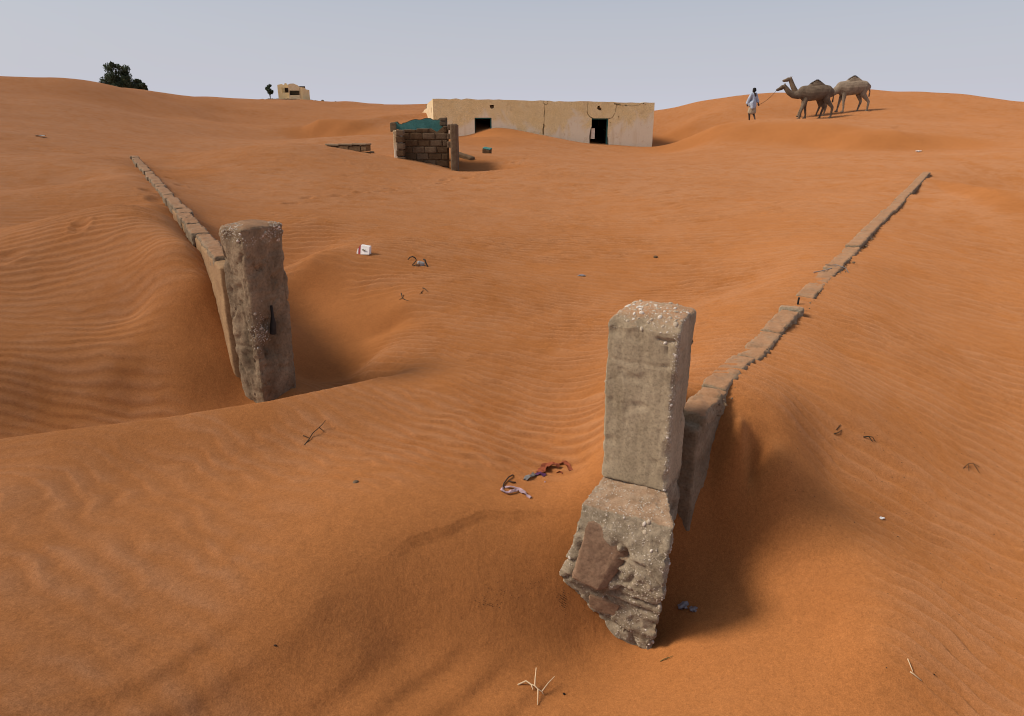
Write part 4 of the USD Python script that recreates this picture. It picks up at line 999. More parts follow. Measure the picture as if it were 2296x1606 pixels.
M_scree = stone_mat('dark_rubble', (0.10, 0.065, 0.04), (0.22, 0.15, 0.09), 3.0, 0.5, 0.02, 20.0)
r = np.random.default_rng(8); st = []
for k in range(260):
    px = r.normal(650, 32); x, y = at(px, 225, RY)[0], RY + r.uniform(-6, 2)
    st.append(pebble_mesh(np.array([x, y, ground(x, y) + .02]), np.array([0, 0, 1.0]), r.uniform(.08, .32), r, ICO0))
tag(obj('rubble_heap', cat(st), M_scree, kind='stuff'), 'dark rubble scattered on the mound under the far ruin', 'rubble')
# ---------------------------------------------------------------- trees behind the left dune and by the ruin
M_leaf = usdkit.material(stage, '/World/Looks/acacia_leaf', {
    'tc': ('geometry', {}), 'n': ('noise_texture', {'scale': 1.4, 'detail': 3.0}),
    'r': ('rgb_ramp', {'ramp': [(0.3, (0.034, 0.050, 0.028)), (0.7, (0.080, 0.105, 0.058))]}),
    'p': ('principled_bsdf', {'roughness': .7, 'specular_ior_level': .2}), 't': ('translucent_bsdf', {}), 'm': ('mix_closure', {'fac': .18})},
    [('tc.position', 'n.vector'), ('n.fac', 'r.fac'), ('r.color', 'p.base_color'), ('r.color', 't.color'), ('p.BSDF', 'm.closure1'), ('t.BSDF', 'm.closure2')], surface='m.closure')
M_bark = plain_mat('dark_bark', (.05, .035, .022), .9, .1, .3, 12.0)
def leaf_cloud(clumps, n, size, seed):
    r = np.random.default_rng(seed); V, F = [], []
    w = np.array([c[3] ** 2 for c in clumps]); w /= w.sum()
    for k in r.choice(len(clumps), n, p=w):
        x, y, z, rad, fl = clumps[k]
        d = r.normal(size=3); d /= np.linalg.norm(d); q = np.array([x, y, z]) + d * rad * r.random() ** .45 * np.array([1, 1, fl])
        a, b = r.normal(size=3), r.normal(size=3); a /= np.linalg.norm(a); b -= a * (a @ b); b /= np.linalg.norm(b)
        s = size * r.uniform(.5, 1.4); i = len(V)
        V += [q - a * s, q + b * s * .38, q + a * s, q - b * s * .38]; F += [[i, i + 1, i + 2], [i, i + 2, i + 3]]
    return trimesh.Trimesh(V, F, process=False)
def tree(label, px, py, y, w_px, h_px, sink, n, seed, size, shape):
    """A tree rooted behind the crest: w, h in picture units give the crown's real size at its distance."""
    u = y * CT / 1560; base = at(px, py, y); bx, by = base[0], base[1]; bz = base[2] - sink; W, Hh = w_px * u, h_px * u + sink
    r = np.random.default_rng(seed)
    t = thing('acacia_tree', label, 'tree', loc=(bx, by, bz))
    trunk = [tube([(0, 0, -.6), (.04 * W, 0, Hh * .2), (.02 * W, .02, Hh * .45), (.0, .03, Hh * .7)], [.055 * W, .045 * W, .03 * W, .012 * W], 7)]
    clumps = []
    for cx, cz, cr in shape:
        c = np.array([cx * W / 2, r.normal(0, .18) * W / 2, cz * Hh]); trunk.append(tube([(.02 * W, 0, Hh * .18), c * [.5, .5, .75], c], [.025 * W, .015 * W, .006 * W], 5))
        for k in range(5):
            o = r.normal(0, .55, 3) * cr * W * .5
            clumps.append((c[0] + o[0], c[1] + o[1] * 1.2, c[2] + o[2] * .8, cr * W * .5 * r.uniform(.55, .95), .8))
    obj('trunk', cat(trunk), M_bark, t, smooth=True)
    obj('crown', leaf_cloud(clumps, n, size, seed), M_leaf, t)
BT = 57.0
tree('large dark bushy acacia on the crest of the left dune', 265, 194, BT, 78, 45, .75, 11000, 3, .085,
     [(-.75, .42, .30), (-.45, .48, .34), (-.2, .62, .38), (.12, .82, .36), (.22, .60, .40), (.45, .62, .32), (.0, .42, .42), (-.55, .30, .3), (.5, .35, .34), (-.2, .28, .4), (.25, .3, .4), (.15, .95, .2)])
tree('low dark bush just right of the large acacia on the left dune', 313, 197, BT, 32, 20, .6, 4200, 5, .075, [(-.4, .55, .40), (.1, .75, .36), (.5, .6, .40), (.1, .45, .5), (-.1, .85, .2), (.7, .45, .3)])
tree('slender little tree beside the far ruin on the skyline', 606, 223, 104, 17, 33, .3, 2600, 9, .13, [(0, .55, .5), (-.25, .72, .5), (.3, .62, .45), (.1, .88, .38), (-.15, .45, .4), (.45, .5, .3)])
# ---------------------------------------------------------------- camels and their leader
def chain_body(bones, refine=.03, it=8):
    """One continuous skin: every bone is the hull of the spheres at its ends."""
    def ball(p, r):
        return m3.Manifold.sphere(r, 14).translate(tuple(map(float, p)))
    parts = []
    for bone in bones:
        parts.append(m3.Manifold.batch_hull([ball(p, r) for p, r in bone]))
    m = m3.Manifold.batch_boolean(parts, m3.OpType.Add).refine_to_length(refine)
    t = to_mesh(m); t.merge_vertices(digits_vertex=6)
    trimesh.smoothing.filter_taubin(t, lamb=.5, nu=.53, iterations=it)
    return t
def fur_mat(name, c0, c1):
    return stone_mat(name, c0, c1, 3.5, .4, .02, 22.0, rough=.85)
M_camel1 = fur_mat('dark_brown_camel', (.085, .061, .042), (.20, .147, .10))
M_camel2 = fur_mat('tan_camel', (.15, .105, .068), (.26, .19, .125))
M_camel3 = fur_mat('grey_brown_camel', (.17, .128, .09), (.34, .265, .19))
M_fur_dark = plain_mat('dark_hump_fur', (.03, .018, .012), .9, .1, .4, 20.0)
M_hoof = plain_mat('foot_pad', (.08, .06, .045), .9, .1)
def camel(label, p, yaw, mat, neck, legs, s=1.0, head=True):
    """x forward, z up, metres; legs: (stride offset of foot, lift) for front left, front right, hind left, hind right."""
    t = thing('camel', label, 'camel', 'camels led across the dune', loc=p, rotz=yaw)
    B = []
    B.append([((.66, 0, 1.42), .33), ((.30, 0, 1.36), .42)])
    B.append([((.30, 0, 1.36), .42), ((-.20, 0, 1.42), .42)])
    B.append([((-.20, 0, 1.42), .42), ((-.60, 0, 1.46), .32)])
    B.append([((.40, 0, 1.55), .22), ((.14, 0, 1.74), .22)]); B.append([((.14, 0, 1.74), .22), ((-.14, 0, 1.76), .22)]); B.append([((-.14, 0, 1.76), .22), ((-.40, 0, 1.56), .24)])
    B.append([((.10, 0, 1.84), .16), ((.0, 0, 1.90), .16)]); B.append([((.0, 0, 1.90), .16), ((-.14, 0, 1.83), .16)])
    B.append([((-.60, 0, 1.46), .32), ((-.82, 0, 1.42), .20)])
    B.append([((.62, 0, 1.16), .2), ((.60, 0, 1.03), .09)])                                # chest pad
    for a, b in zip(neck[:-1], neck[1:]):
        B.append([a, b])
    h = neck[-1][0]; d = np.array(head if head is not True else (1, 0, -.18), float); d /= np.linalg.norm(d); h = np.array(h)
    up = np.array([0, 0, 1.0]); up -= d * (up @ d); up /= np.linalg.norm(up)
    B.append([(h, .115), (h + d * .14 + up * .025, .098)]); B.append([(h + d * .14 + up * .02, .095), (h + d * .34 - up * .03, .062)])
    B.append([(h + d * .34 - up * .02, .062), (h + d * .44 - up * .045, .052)]); B.append([(h + d * .40 - up * .09, .035), (h + d * .15 - up * .07, .06)])
    for sg in (-1, 1):
        e = h + np.array([0, sg * .085, 0]) + up * .085 - d * .02
        B.append([(e, .028), (e + up * .075 - d * .03 + np.array([0, sg * .025, 0]), .012)])
    for k, (off, lift) in enumerate(legs):
        y = (.15, -.15)[k % 2]
        if k < 2:
            hp, kn = np.array([.52, y, 1.22]), np.array([.50 + off * .55, y, .60 + lift * .5])
            B.append([((.52, y * .8, 1.30), .17), ((.49 + off * .18, y, .98), .13)]); B.append([((.49 + off * .18, y, .98), .13), (kn, .074)])
            ft_ = np.array([.50 + off, y, .05 + lift]); fe = ft_ + [-.02 - .25 * lift, 0, .16]
            B.append([(kn, .074), (fe, .05)]); B.append([(fe, .046), (ft_, .06)]); B.append([(ft_ - [.03, 0, .01], .055), (ft_ + [.08, 0, -.015], .045)])
        else:
            st_, hk = np.array([-.50 + off * .35, y, 1.02 + lift * .2]), np.array([-.76 + off * .8, y, .60 + lift * .6])
            B.append([((-.62, y * .85, 1.42), .21), (st_, .165)]); B.append([(st_, .16), (hk, .072)])
            ft_ = np.array([-.66 + off, y, .05 + lift]); fe = ft_ + [-.03 - .2 * lift, 0, .16]
            B.append([(hk, .074), (fe, .05)]); B.append([(fe, .046), (ft_, .06)]); B.append([(ft_ - [.03, 0, .01], .055), (ft_ + [.08, 0, -.015], .045)])
    B.append([((-.92, 0, 1.46), .05), ((-1.00, 0, 1.15), .03)]); B.append([((-1.00, 0, 1.15), .03), ((-.99, 0, .92), .045)])
    m = chain_body(B, .035, 6); v = np.array(m.vertices) * s
    obj('body', trimesh.Trimesh(v, m.faces, process=False), mat, t, smooth=True)
    r = np.random.default_rng(5); V, F = [], []
    for k in range(700):
        a = r.uniform(-.3, .34); z0 = np.interp(a, [-.3, -.14, .0, .10, .34], [1.86, 1.98, 2.05, 2.0, 1.84]); q = np.array([a, r.normal(0, .06), z0 - .02]) * s
        dd = np.array([r.normal(0, .02), r.normal(0, .03), r.uniform(.01, .055)]) * s; i = len(V); w_ = np.array([.03, .012, 0]) * s
        V += [q - w_, q + w_, q + dd]; F += [[i, i + 1, i + 2]]
    obj('hump_hair', trimesh.Trimesh(V, F, process=False), M_fur_dark, t)
    for sg in (-1, 1):
        e = (h + d * .13 + up * .055 + np.array([0, sg * .088, 0])) * s
        obj('eye', trimesh.Trimesh(ICO1.vertices * .018 * s + e, ICO1.faces, process=False), M_fur_dark, t, smooth=True)
    return t, (h + d * .44 - up * .05) * s
def foot(px, py, y):
    q = at(px, py, y); return np.array([q[0], q[1], ground(q[0], q[1])])
neck_low = [((.66, 0, 1.42), .30), ((.92, 0, 1.28), .23), ((1.20, 0, 1.26), .175), ((1.46, 0, 1.40), .15), ((1.64, 0, 1.60), .13), ((1.74, 0, 1.70), .115)]
neck_up = [((.66, 0, 1.42), .29), ((.92, 0, 1.33), .22), ((1.15, 0, 1.42), .17), ((1.36, 0, 1.75), .145), ((1.52, 0, 2.06), .125), ((1.56, 0, 2.14), .115)]
neck_down = [((.66, 0, 1.42), .29), ((.95, 0, 1.22), .22), ((1.22, 0, 1.02), .17), ((1.45, 0, .98), .14), ((1.62, 0, 1.10), .12), ((1.70, 0, 1.18), .11)]
P1 = foot(1821, 267, 37.6)
cam1, muz = camel('dark brown camel in front with its lead rope taut and head held low', P1, math.pi - .04, M_camel1, neck_low, [(.30, 0), (-.12, .02), (-.25, .03), (.22, 0)], .91, head=(1, 0, -.30))
P2 = foot(1818, 264, 39.0)
cam2, _ = camel('tan camel mostly hidden behind the dark camel, its head raised highest', P2, math.pi + .02, M_camel2, neck_up, [(.38, 0), (.12, .0), (-.02, .02), (.30, .0)], .86, head=(1, 0, -.08))
P3 = foot(1904, 253, 39.0)
cam3, _ = camel('grey-brown camel trailing behind the others with lowered neck', P3, math.pi - .10, M_camel3, neck_down, [(-.05, 0), (.20, .03), (-.25, .0), (.18, 0)], .88, head=(1, 0, -.5))

# --- the man leading them
M_skin = plain_mat('dark_skin', (.045, .026, .017), .55, .3, .15)
M_tunic = plain_mat('pale_blue_cotton', (.35, .40, .48), .9, .1, .18, 6.0)
M_wrap = plain_mat('sand_coloured_trousers', (.36, .29, .20), .9, .1, .18, 6.0)
M_hair = plain_mat('black_hair', (.008, .007, .006), .8, .2)
PP = foot(1684, 271, 37.0)
MS = .92
man = thing('person', 'person in a pale blue tunic and tan knee-length trousers walking away while leading the camels', 'person', loc=PP, rotz=math.radians(118))
UsdGeom.Xformable(man).AddScaleOp().Set(Gf.Vec3f(MS, MS, MS))
# x forward, y left, z up
bones = [[((0, 0, .93), .14), ((0, 0, 1.12), .13)], [((0, 0, 1.12), .13), ((0, 0, 1.34), .15)], [((0, .15, 1.40), .065), ((0, -.15, 1.40), .065)], [((0, .12, 1.38), .08), ((0, 0, 1.18), .13)], [((0, -.12, 1.38), .08), ((0, 0, 1.18), .13)],
         [((0, 0, 1.42), .06), ((.015, 0, 1.53), .052)],
         [((.01, 0, 1.60), .085), ((.03, 0, 1.55), .07)], [((.0, 0, 1.62), .088), ((-.03, 0, 1.61), .085)], [((.06, 0, 1.53), .045), ((.02, 0, 1.55), .06)], [((.10, 0, 1.575), .014), ((.085, 0, 1.61), .012)],
         [((.0, .09, 1.58), .018), ((.005, .092, 1.60), .016)], [((.0, -.09, 1.58), .018), ((.005, -.092, 1.60), .016)]]
for sg, sw in ((1, .02), (-1, -.02)):            # legs: one planted, one trailing
    kn = (.05 + (.10 if sg > 0 else -.02), sg * .075, .50); an = ((.08 if sg > 0 else -.20), sg * .06, .09 if sg > 0 else .16)
    bones += [[((0, sg * .085, .90), .105), (kn, .065)], [(kn, .062), ((np.array(kn) * .6 + np.array(an) * .4) + [-.02, 0, 0], .056)], [((np.array(kn) * .6 + np.array(an) * .4) + [-.02, 0, 0], .056), (an, .036)],
              [(np.array(an) + [-.03, 0, -.045], .035), (np.array(an) + [.13, 0, -.06 if sg > 0 else -.10], .026)]]
hands = {}
for sg in (1, -1):
    sh_ = np.array([0, sg * .18, 1.38]); el = np.array([-.04 if sg < 0 else .08, sg * .27, 1.12]); hd = np.array([-.16, -.24, .93]) if sg < 0 else np.array([.16, .22, .92])
    bones += [[(sh_, .06), (el, .044)], [(el, .043), (hd, .030)]]
    dr = (hd - el) / np.linalg.norm(hd - el); palm = hd + dr * .07; hands[sg] = palm
    bones.append([(hd, .028), (palm, .032)])
    for f_ in range(4):
        o = np.array([.0, 0, 0]) + np.array([.024 * (f_ - 1.5), 0, 0]); k1 = palm + dr * .045 + o; k2 = k1 + dr * (.022 + .006 * (1.5 - abs(f_ - 1.5))) + [.0, -sg * .016, 0]
        bones += [[(palm + o * .8 + dr * .01, .011), (k1, .0095)], [(k1, .0095), (k2, .0085)]]
    bones.append([(hd + dr * .02, .013), (hd + dr * .055 + np.array([.045, 0, 0]), .010)])
body = chain_body(bones, .02, 4)
obj('body', body, M_skin, man, smooth=True)
r = np.random.default_rng(4)
hair = chain_body([[((-.015, 0, 1.645), .088), ((-.04, 0, 1.60), .085)], [((.03, 0, 1.665), .07), ((-.02, 0, 1.65), .088)]], .015, 3)
obj('hair', hair, M_hair, man, smooth=True)
def cloth(bones, seed, amp, z0, flare=0):
    m = chain_body(bones, .022, 6); v = np.array(m.vertices); n = vnormals(m)
    h = (fbm(v * np.array([7, 7, 2.2]), 3, seed) - .5) * amp
    return trimesh.Trimesh(v + n * h[:, None], m.faces, process=False)
tun = cloth([[((0, 0, .80), .20), ((0, 0, 1.15), .165)], [((0, 0, 1.15), .165), ((0, .10, 1.36), .115)], [((0, 0, 1.15), .165), ((0, -.10, 1.36), .115)], [((0, .15, 1.39), .085), ((0, -.15, 1.39), .085)],
             [((0, .17, 1.38), .085), ((.06, .26, 1.14), .085)], [((.06, .26, 1.14), .085), ((.12, .27, .96), .10)], [((.02, .20, .85), .08), ((.12, .26, .98), .095)], [((0, -.17, 1.38), .085), ((-.03, -.26, 1.14), .08)], [((-.03, -.26, 1.14), .08), ((-.09, -.26, 1.03), .075)],
             [((-.10, .12, .74), .09), ((-.04, .14, .95), .12)]], 51, .055, .75)
obj('tunic', tun, M_tunic, man, smooth=True)
tr = cloth([[((0, .02, .88), .185), ((.02, 0, .52), .155)], [((0, -.06, .80), .13), ((-.05, -.07, .50), .115)], [((0, .08, .80), .13), ((.09, .08, .50), .10)]], 53, .05, .5)
obj('trousers', tr, M_wrap, man, smooth=True)
c_, s_ = math.cos(math.radians(118)), math.sin(math.radians(118))
hw = hands[-1] * MS; hw = PP + np.array([hw[0] * c_ - hw[1] * s_, hw[0] * s_ + hw[1] * c_, hw[2]])
ya = math.pi - .04; mw = P1 + np.array([muz[0] * math.cos(ya) - muz[1] * math.sin(ya), muz[0] * math.sin(ya) + muz[1] * math.cos(ya), muz[2]])
ts = np.linspace(0, 1, 14)[:, None]; rp = hw + (mw - hw) * ts; rp[:, 2] -= .10 * (4 * ts[:, 0] * (1 - ts[:, 0]))
M_rope = plain_mat('lead_rope', (.06, .045, .03), .9, .1)
tag(obj('lead_rope', tube(rp, .009, 6), M_rope, smooth=True), 'thin rope stretched from the walking person to the dark camel', 'rope')
# ---------------------------------------------------------------- litter on the sand
M_card = plain_mat('white_card', (.72, .70, .67), .6, .3, .06, 40.0)
M_red = plain_mat('dark_red_print', (.33, .035, .04), .6, .3, .12, 40.0)
M_print = plain_mat('olive_print', (.12, .11, .05), .6, .3, .2, 60.0)
M_strap = plain_mat('brown_strap', (.035, .022, .013), .6, .3, .3)
M_foil = plain_mat('dull_foil', (.28, .26, .24), .4, .5, .4, 40.0)
M_rust = plain_mat('rusty_tin', (.16, .08, .035), .7, .3, .4, 40.0)
M_orange = plain_mat('orange_red_cloth', (.22, .06, .028), .85, .1, .3, 30.0)
M_purple = plain_mat('purple_cloth', (.075, .028, .075), .85, .1, .3, 30.0)
M_grey = plain_mat('grey_cloth', (.16, .15, .14), .85, .1, .3, 30.0)
M_mauve = plain_mat('mauve_cloth', (.36, .25, .27), .85, .1, .3, 30.0)
M_twig = plain_mat('dark_twig', (.05, .035, .02), .85, .2, .3)
M_thorn = plain_mat('bleached_thorn', (.62, .46, .28), .7, .2, .12)
M_white = plain_mat('white_scrap', (.74, .72, .69), .6, .2, .08)
M_film = plain_mat('clear_plastic_scrap', (.22, .19, .19), .3, .5, .3)
M_wire = plain_mat('grey_wire', (.25, .23, .21), .5, .4)
M_soot = plain_mat('black_grit', (.03, .018, .012), .9, .1, .4)

def on(px, py, lift=0.0):
    return on_sand(px, py, lift)
# the white packet
g = on(815, 563); W_ = .185
pk = thing('carton', 'crumpled white carton with a dark red end lying on the sand beyond the left pillar', 'carton', loc=(g[0], g[1], g[2]), rotz=-.22)
def packet(x0, x1, h0, h1, dpt, n=10, bulge=0.0):
    xs = np.linspace(x0, x1, n); V = []
    for x in xs:
        t = (x - x0) / (x1 - x0); h = h0 + (h1 - h0) * t + bulge * math.sin(math.pi * t)
        V += [(x, -dpt / 2, -.012), (x, dpt / 2, -.012), (x, dpt / 2 + .02, h), (x, -dpt / 2 + .035 * h / .1, h)]
    F = []
    for k in range(n - 1):
        for i in range(4):
            a, b = k * 4 + i, k * 4 + (i + 1) % 4
            F += [[a, a + 4, b + 4], [a, b + 4, b]]
    F += [[0, 1, 2], [0, 2, 3], [4 * n - 4, 4 * n - 2, 4 * n - 3], [4 * n - 4, 4 * n - 1, 4 * n - 2]]
    return trimesh.Trimesh(V, F, process=False)
obj('carton_body', packet(-.030, .088, .100, .085, .07), M_card, pk, smooth=25)
obj('red_end', packet(-.061, -.0302, .064, .100, .071, 8, .010), M_red, pk, smooth=25)
obj('end_flap', packet(-.081, -.0612, .017, .065, .073, 8, .010), M_card, pk, smooth=25)
mark = [tube([(-.004, -.0305, .046), (.014, -.0295, .050), (.024, -.0305, .044)], .0055, 6), tube([(.02, -.0305, .046), (.034, -.030, .042), (.046, -.030, .047)], .004, 6), tube([(.0, -.031, .040), (.03, -.031, .038)], .003, 6)]
obj('printed_mark', cat(mark), M_print, pk)
# tin and strap
g = on(945, 597)
tn = thing('crushed_tin', 'crushed rusty tin with a dark curled strap on the sand right of the white carton', 'tin', loc=(g[0], g[1], g[2]), rotz=-.1)
obj('strap', tube([(-.165, -.02, .085), (-.14, -.01, .115), (-.105, 0, .122), (-.075, 0, .105), (-.062, 0, .078), (-.085, -.01, .045), (-.11, -.02, .02), (-.10, -.03, .0), (-.06, -.02, .03)], [.006, .008, .009, .008, .007, .007, .007, .006, .005], 6), M_strap, tn, smooth=True)
t_ = rough_block((.10, .06, .075), .012, .014, 22, .02, 501); obj('tin', moved(t_, (-.01, 0, .02), .3, .2, .3), M_foil, tn, smooth=40)
t_ = rough_block((.06, .05, .06), .012, .016, 22, .02, 502); obj('rusty_side', moved(t_, (-.045, -.015, .01), .1, .1, .2), M_rust, tn, smooth=40)
obj('strap', tube([(.03, 0, .09), (.05, -.01, .085), (.06, -.015, .05), (.085, -.03, .01), (.075, -.035, -.01)], [.01, .011, .010, .009, .009], 6), M_strap, tn, smooth=True)

def ribbon(pts, width, seed, amp=.012, nw=5):
    """A strip of cloth lying along points, rumpled."""
    pts = np.asarray(pts, float); d = np.concatenate([[0], np.cumsum(np.linalg.norm(np.diff(pts, axis=0), axis=1))]); n = max(8, int(d[-1] / .008))
    s = np.linspace(0, d[-1], n); P = np.stack([np.interp(s, d, pts[:, k]) for k in range(3)], -1); r = np.random.default_rng(seed)
    t = np.gradient(P, axis=0); t /= np.linalg.norm(t, axis=1, keepdims=True); side = np.stack([-t[:, 1], t[:, 0], 0 * t[:, 0]], -1)
    V = []
    for j in range(nw):
        o = (j / (nw - 1) - .5)
        q = P + side * o * (width * (1 + .5 * (fbm(np.stack([s * 18, 0 * s, 0 * s + seed], -1), 2, seed) - .5)))[:, None]
        q[:, 2] += (fbm(np.stack([s * 30, 0 * s + o * 2.2, 0 * s], -1), 2, seed + 1) - .42) * amp * 2
        V.append(q)
    V = np.stack(V, 1).reshape(-1, 3); F = []
    for k in range(n - 1):
        for j in range(nw - 1):
            a = k * nw + j; F += [[a, a + nw, a + nw + 1], [a, a + nw + 1, a + 1]]
    th = trimesh.Trimesh(V, F, process=False); bk = V.copy(); bk[:, 2] -= .003; m = len(V)
    return trimesh.Trimesh(np.vstack([V, bk]), np.vstack([th.faces, th.faces[:, ::-1] + m]), process=False)
G = lambda px, py, l=.008: on(px, py, l)
rag = thing('torn_rag', 'torn orange, grey and mauve rag half buried in the sand left of the foreground pillar', 'rag')
obj('orange_strip', ribbon([G(1210, 1062), G(1222, 1052, .02), G(1240, 1048, .03), G(1255, 1050, .012)], .05, 1, .02), M_orange, rag, smooth=True)
obj('orange_strip', ribbon([G(1252, 1034, .005), G(1266, 1036, .02), G(1274, 1046, .008), G(1280, 1056, .0)], .028, 2, .012), M_orange, rag, smooth=True)
obj('orange_strip', ribbon([G(1248, 1056, .0), G(1256, 1060, .012), G(1262, 1062, .0)], .02, 3, .01), M_orange, rag, smooth=True)
obj('purple_strip', ribbon([G(1200, 1066, .004), G(1212, 1064, .012), G(1222, 1068, .006)], .026, 4, .012), M_purple, rag, smooth=True)
obj('grey_strip', ribbon([G(1177, 1078, .004), G(1186, 1072, .016), G(1199, 1064, .006)], .034, 5, .012), M_grey, rag, smooth=True)
obj('dark_edge', tube([G(1126, 1100, 0), G(1130, 1086, .008), G(1140, 1074, .012), G(1150, 1066, .004)], .0045, 5), M_strap, rag, smooth=True)
obj('dark_edge', tube([G(1141, 1079, 0), G(1147, 1084, .010), G(1156, 1083, .004)], .0045, 5), M_strap, rag, smooth=True)
obj('mauve_strip', ribbon([G(1130, 1092, .0), G(1146, 1096, .02), G(1164, 1102, .018), G(1182, 1112, .006), G(1190, 1118, .0)], .022, 6, .014), M_mauve, rag, smooth=True)
obj('mauve_strip', ribbon([G(1124, 1094, .0), G(1127, 1104, .016), G(1136, 1109, .016), G(1150, 1106, .012), G(1162, 1101, .014)], .022, 7, .014), M_mauve, rag, smooth=True)

def twig(name, label, cat_, mat, strands, rad, group=None):
    ms = []
    for st_ in strands:
        pts = np.array([on(p[0], p[1], p[2] if len(p) > 2 else .006) for p in st_]); ms.append(pts)
    t = thing(name, label, cat_, group)
    for k, pts in enumerate(ms):
        n = len(pts); rr = np.linspace(rad * (1 if k == 0 else .75), rad * .45, n)
        obj('stem' if k == 0 else 'side_shoot', tube(pts, rr, 6), mat, t, smooth=True)
    return t
twig('thorn_twig', 'pale bleached thorn twig with four spikes at the bottom edge of the sand', 'twig', M_thorn, [[(1161, 1536, .0), (1179, 1533, .016), (1191, 1541, .016), (1198, 1544, .018), (1206, 1552, .018), (1215, 1556.5, .014), (1218, 1559, .006)], [(1199, 1544, .018), (1200, 1530, .03), (1202, 1514, .045)],
     [(1206, 1553, .018), (1206, 1566, .012), (1205, 1582, .004)], [(1215, 1556, .014), (1229, 1542, .028), (1243, 1528, .03)], [(1191, 1541, .016), (1195, 1548, .005)]], .0042)
twig('dry_twig', 'thin dark forked twig standing up from the sand below the left pillar', 'twig', M_twig, [[(683, 1000, .002), (693, 987, .006), (702, 977, .02), (715, 969, .03), (724, 962, .04), (731, 956, .045)], [(717, 968, .03), (727, 972, .012)], [(680, 978, .004), (692, 984, .006)]], .0045)
twig('dry_twig', 'tiny dark forked twig in the middle of the courtyard sand', 'twig', M_twig, [[(900, 664, .03), (902, 670, .012), (906, 673, .008), (916, 678, .004)], [(896, 672, .004), (902, 671, .008)]], .006)
twig('dry_twig', 'tiny bent dark twig just above the smallest forked twig in the courtyard', 'twig', M_twig, [[(948, 650, .03), (954, 654, .02), (960, 658, .004)], [(944, 658, .006), (950, 656, .01)], [(941, 660, .004), (948, 659, .004)]], .006)
twig('dry_twig', 'pale splinter lying on the rippled bank at the lower right corner', 'twig', M_thorn, [[(2040, 1508, .004), (2048, 1515, .008), (2060, 1523, .006), (2066, 1528, .004)], [(2035, 1478, .002), (2040, 1494, .008), (2046, 1508, .006)]], .0038)
twig('dry_twig', 'wispy dark dead twig on the right bank near the picture edge', 'twig', M_twig, [[(2160, 1050, .002), (2170, 1044, .012), (2182, 1044, .014), (2195, 1048, .004)], [(2170, 1044, .012), (2172, 1056, .004)], [(2182, 1044, .014), (2196, 1062, .002)]], .0026)
twig('dead_leaf', 'dark curled dead leaf on the right bank above the wispy twig', 'leaf', M_twig, [[(1935, 986, .004), (1946, 984, .02), (1956, 986, .018), (1962, 992, .006)], [(1948, 985, .016), (1956, 992, .01)]], .0045)
twig('dead_leaf', 'small dark leaf scrap to the left of the curled leaf on the right bank', 'leaf', M_twig, [[(1870, 974, .003), (1879, 976, .012), (1886, 972, .004)], [(1874, 971, .003), (1882, 969, .006)]], .004)
twig('dead_stalk', 'olive dry stalk on the smooth sand under the foreground pillar', 'stalk', plain_mat('olive_stalk', (.16, .11, .04), .8, .1), [[(1480, 1484, .003), (1490, 1480, .008), (1500, 1478, .010), (1508, 1472, .004)], [(1492, 1480, .006), (1498, 1474, .004)]], .003)
# wire over the slab wall
wp = [on(1824, 613, .01), on(1850, 610, .02), on(1875, 603, .03)] + [np.array([0, 0, 0.])] * 0
q = WALL_R0 + wall_frame(WALL_R0, WALL_R1)[0] * s_at(0, 600); wp += [q + [-.08, 0, .03], q + [.02, -.02, .035], q + [.11, -.06, .01]]
wp += [np.array(q) + [.22, -.12, -.16]]
tag(obj('wire', tube(np.array(wp), .0045, 6), M_wire, smooth=True), 'loose grey wire draped across the slab wall', 'wire')
def scrap(label, px, py, w, d, h, seed, mat, lift=.0, cat_='scrap', name='plastic_scrap'):
    g = on(px, py, lift); r = np.random.default_rng(seed); n = 9; u, v_ = np.meshgrid(np.linspace(-1, 1, n), np.linspace(-1, 1, n), indexing='ij')
    x = u * w / 2 * (1 + .3 * (fbm(np.stack([u, v_, 0 * u + seed], -1), 2, seed) - .5)); y = v_ * d / 2 * (1 - .35 * np.abs(u) ** 2)
    z = h * (fbm(np.stack([u * 1.6 + 4, v_ * 1.6, 0 * u + seed], -1), 3, seed) - .25) * (1 - .5 * u ** 2)
    V = np.stack([x, y, z], -1).reshape(-1, 3); idx = np.arange(n * n).reshape(n, n); q_ = np.stack([idx[:-1, :-1], idx[1:, :-1], idx[1:, 1:], idx[:-1, 1:]], -1).reshape(-1, 4)
    F = np.vstack([q_[:, [0, 1, 2]], q_[:, [0, 2, 3]]]); m = len(V); V2 = V.copy(); V2[:, 2] -= .003 + .01 * h
    a = r.uniform(-.5, .5)
    tag(obj(name, moved(trimesh.Trimesh(np.vstack([V, V2]), np.vstack([F, F[:, ::-1] + m]), process=False), g, a), mat, smooth=True), label, cat_)
scrap('crinkled grey plastic scrap nearest the foot of the foreground pillar, in the shaded hollow', 1535, 1363, .075, .05, .06, 1, M_film)
scrap('smaller crinkled grey plastic scrap in the shaded hollow, farther from the foreground pillar', 1556, 1368, .05, .045, .05, 2, M_film)
scrap('white plastic scrap on the big dune at the left edge', 95, 322, .30, .2, .08, 3, M_foil, .02)
scrap('tiny white scrap on the right dune under the camels', 2060, 338, .24, .16, .06, 4, M_white, .02)
scrap('tiny pale flake on the right bank beside the ripples', 1978, 1163, .028, .022, .018, 5, M_white, .004, 'flake', 'pale_flake')
scrap('tiny white flake by the left corner of the hut', 881, 270, .22, .12, .1, 6, M_white, .03, 'flake', 'pale_flake')
scrap('grey flake in the open courtyard left of the foreground pillar top', 1304, 619, .10, .06, .03, 7, M_film, .004, 'flake', 'pale_flake')
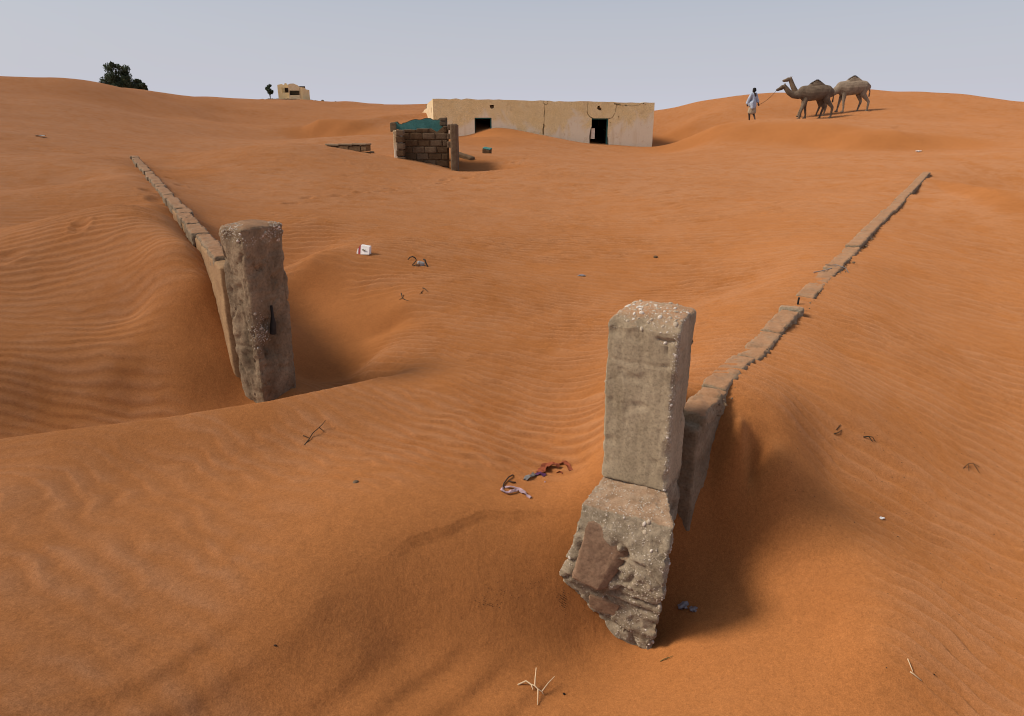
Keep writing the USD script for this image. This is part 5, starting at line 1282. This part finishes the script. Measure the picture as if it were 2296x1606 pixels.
def stone(label, px, py, s, seed, mat, cat_='stone'):
    g = on(px, py); r = np.random.default_rng(seed)
    tag(obj('stone', pebble_mesh(np.array([g[0], g[1], g[2] + s * .2]), np.array([0, 0, 1.0]), s, r), mat, smooth=True), label, cat_)
stone('small grey stone with a drift of sand behind it, left of the torn rag', 797, 1082, .020, 1, M_brick2)
stone('small dark stone in the courtyard left of the slab wall', 1470, 577, .035, 2, M_brick)
stone('dark pellet beside the pale thorn twig', 1692 * .7474, 2083 * .7474, .0075, 3, M_soot, 'pellet')
stone('dark pellet on the smooth slope at lower left', 617, 1447, .007, 4, M_soot, 'pellet')
stone('dark pellet between the torn rag and its mauve strips', 1222, 1081, .008, 5, M_mauve, 'pellet')
stone('dark pellet low on the right bank', 2094, 1514, .008, 6, M_soot, 'pellet')
# grit
def grit(name, label, cat_, spots, mat, seed):
    r = np.random.default_rng(seed); ms = []
    for px, py, sx, sy, n, s0, s1 in spots:
        for k in range(n):
            a, b = px + r.normal(0, sx), py + r.normal(0, sy)
            if not (0 < a < 2296 and 330 < b < 1604):
                continue
            g = on_sand(a, b) if n < 40 else None
            if g is None:
                q = pix_ground(a, b); g = np.array([q[0], q[1], ground(q[0], q[1])])
            ms.append(pebble_mesh(np.array([g[0], g[1], g[2] + .001]), np.array([0, 0, 1.0]), s0 + (s1 - s0) * r.random() ** 2.5, r, ICO0))
    tag(obj(name, cat(ms), mat, kind='stuff'), label, cat_)
grit('dark_grit', 'dark grit blown into small smudges beside the foot of the foreground pillar', 'grit', [(1264, 1342, 5, 9, 70, .0018, .0045), (1264, 1345, 11, 18, 60, .0012, .003), (1205, 1318, 25, 14, 60, .001, .0024), (1090, 1350, 22, 7, 60, .0012, .0032), (1130, 1330, 40, 14, 60, .001, .0026), (1300, 1390, 20, 20, 45, .001, .002)], M_soot, 1)
grit('plant_bits', 'tiny dark plant bits strewn over the rippled right bank', 'plant bits', [(2050, 1080, 150, 90, 230, .0012, .0042), (2150, 1300, 110, 110, 90, .0012, .0036), (1900, 960, 80, 40, 60, .0012, .004)], M_twig, 2)
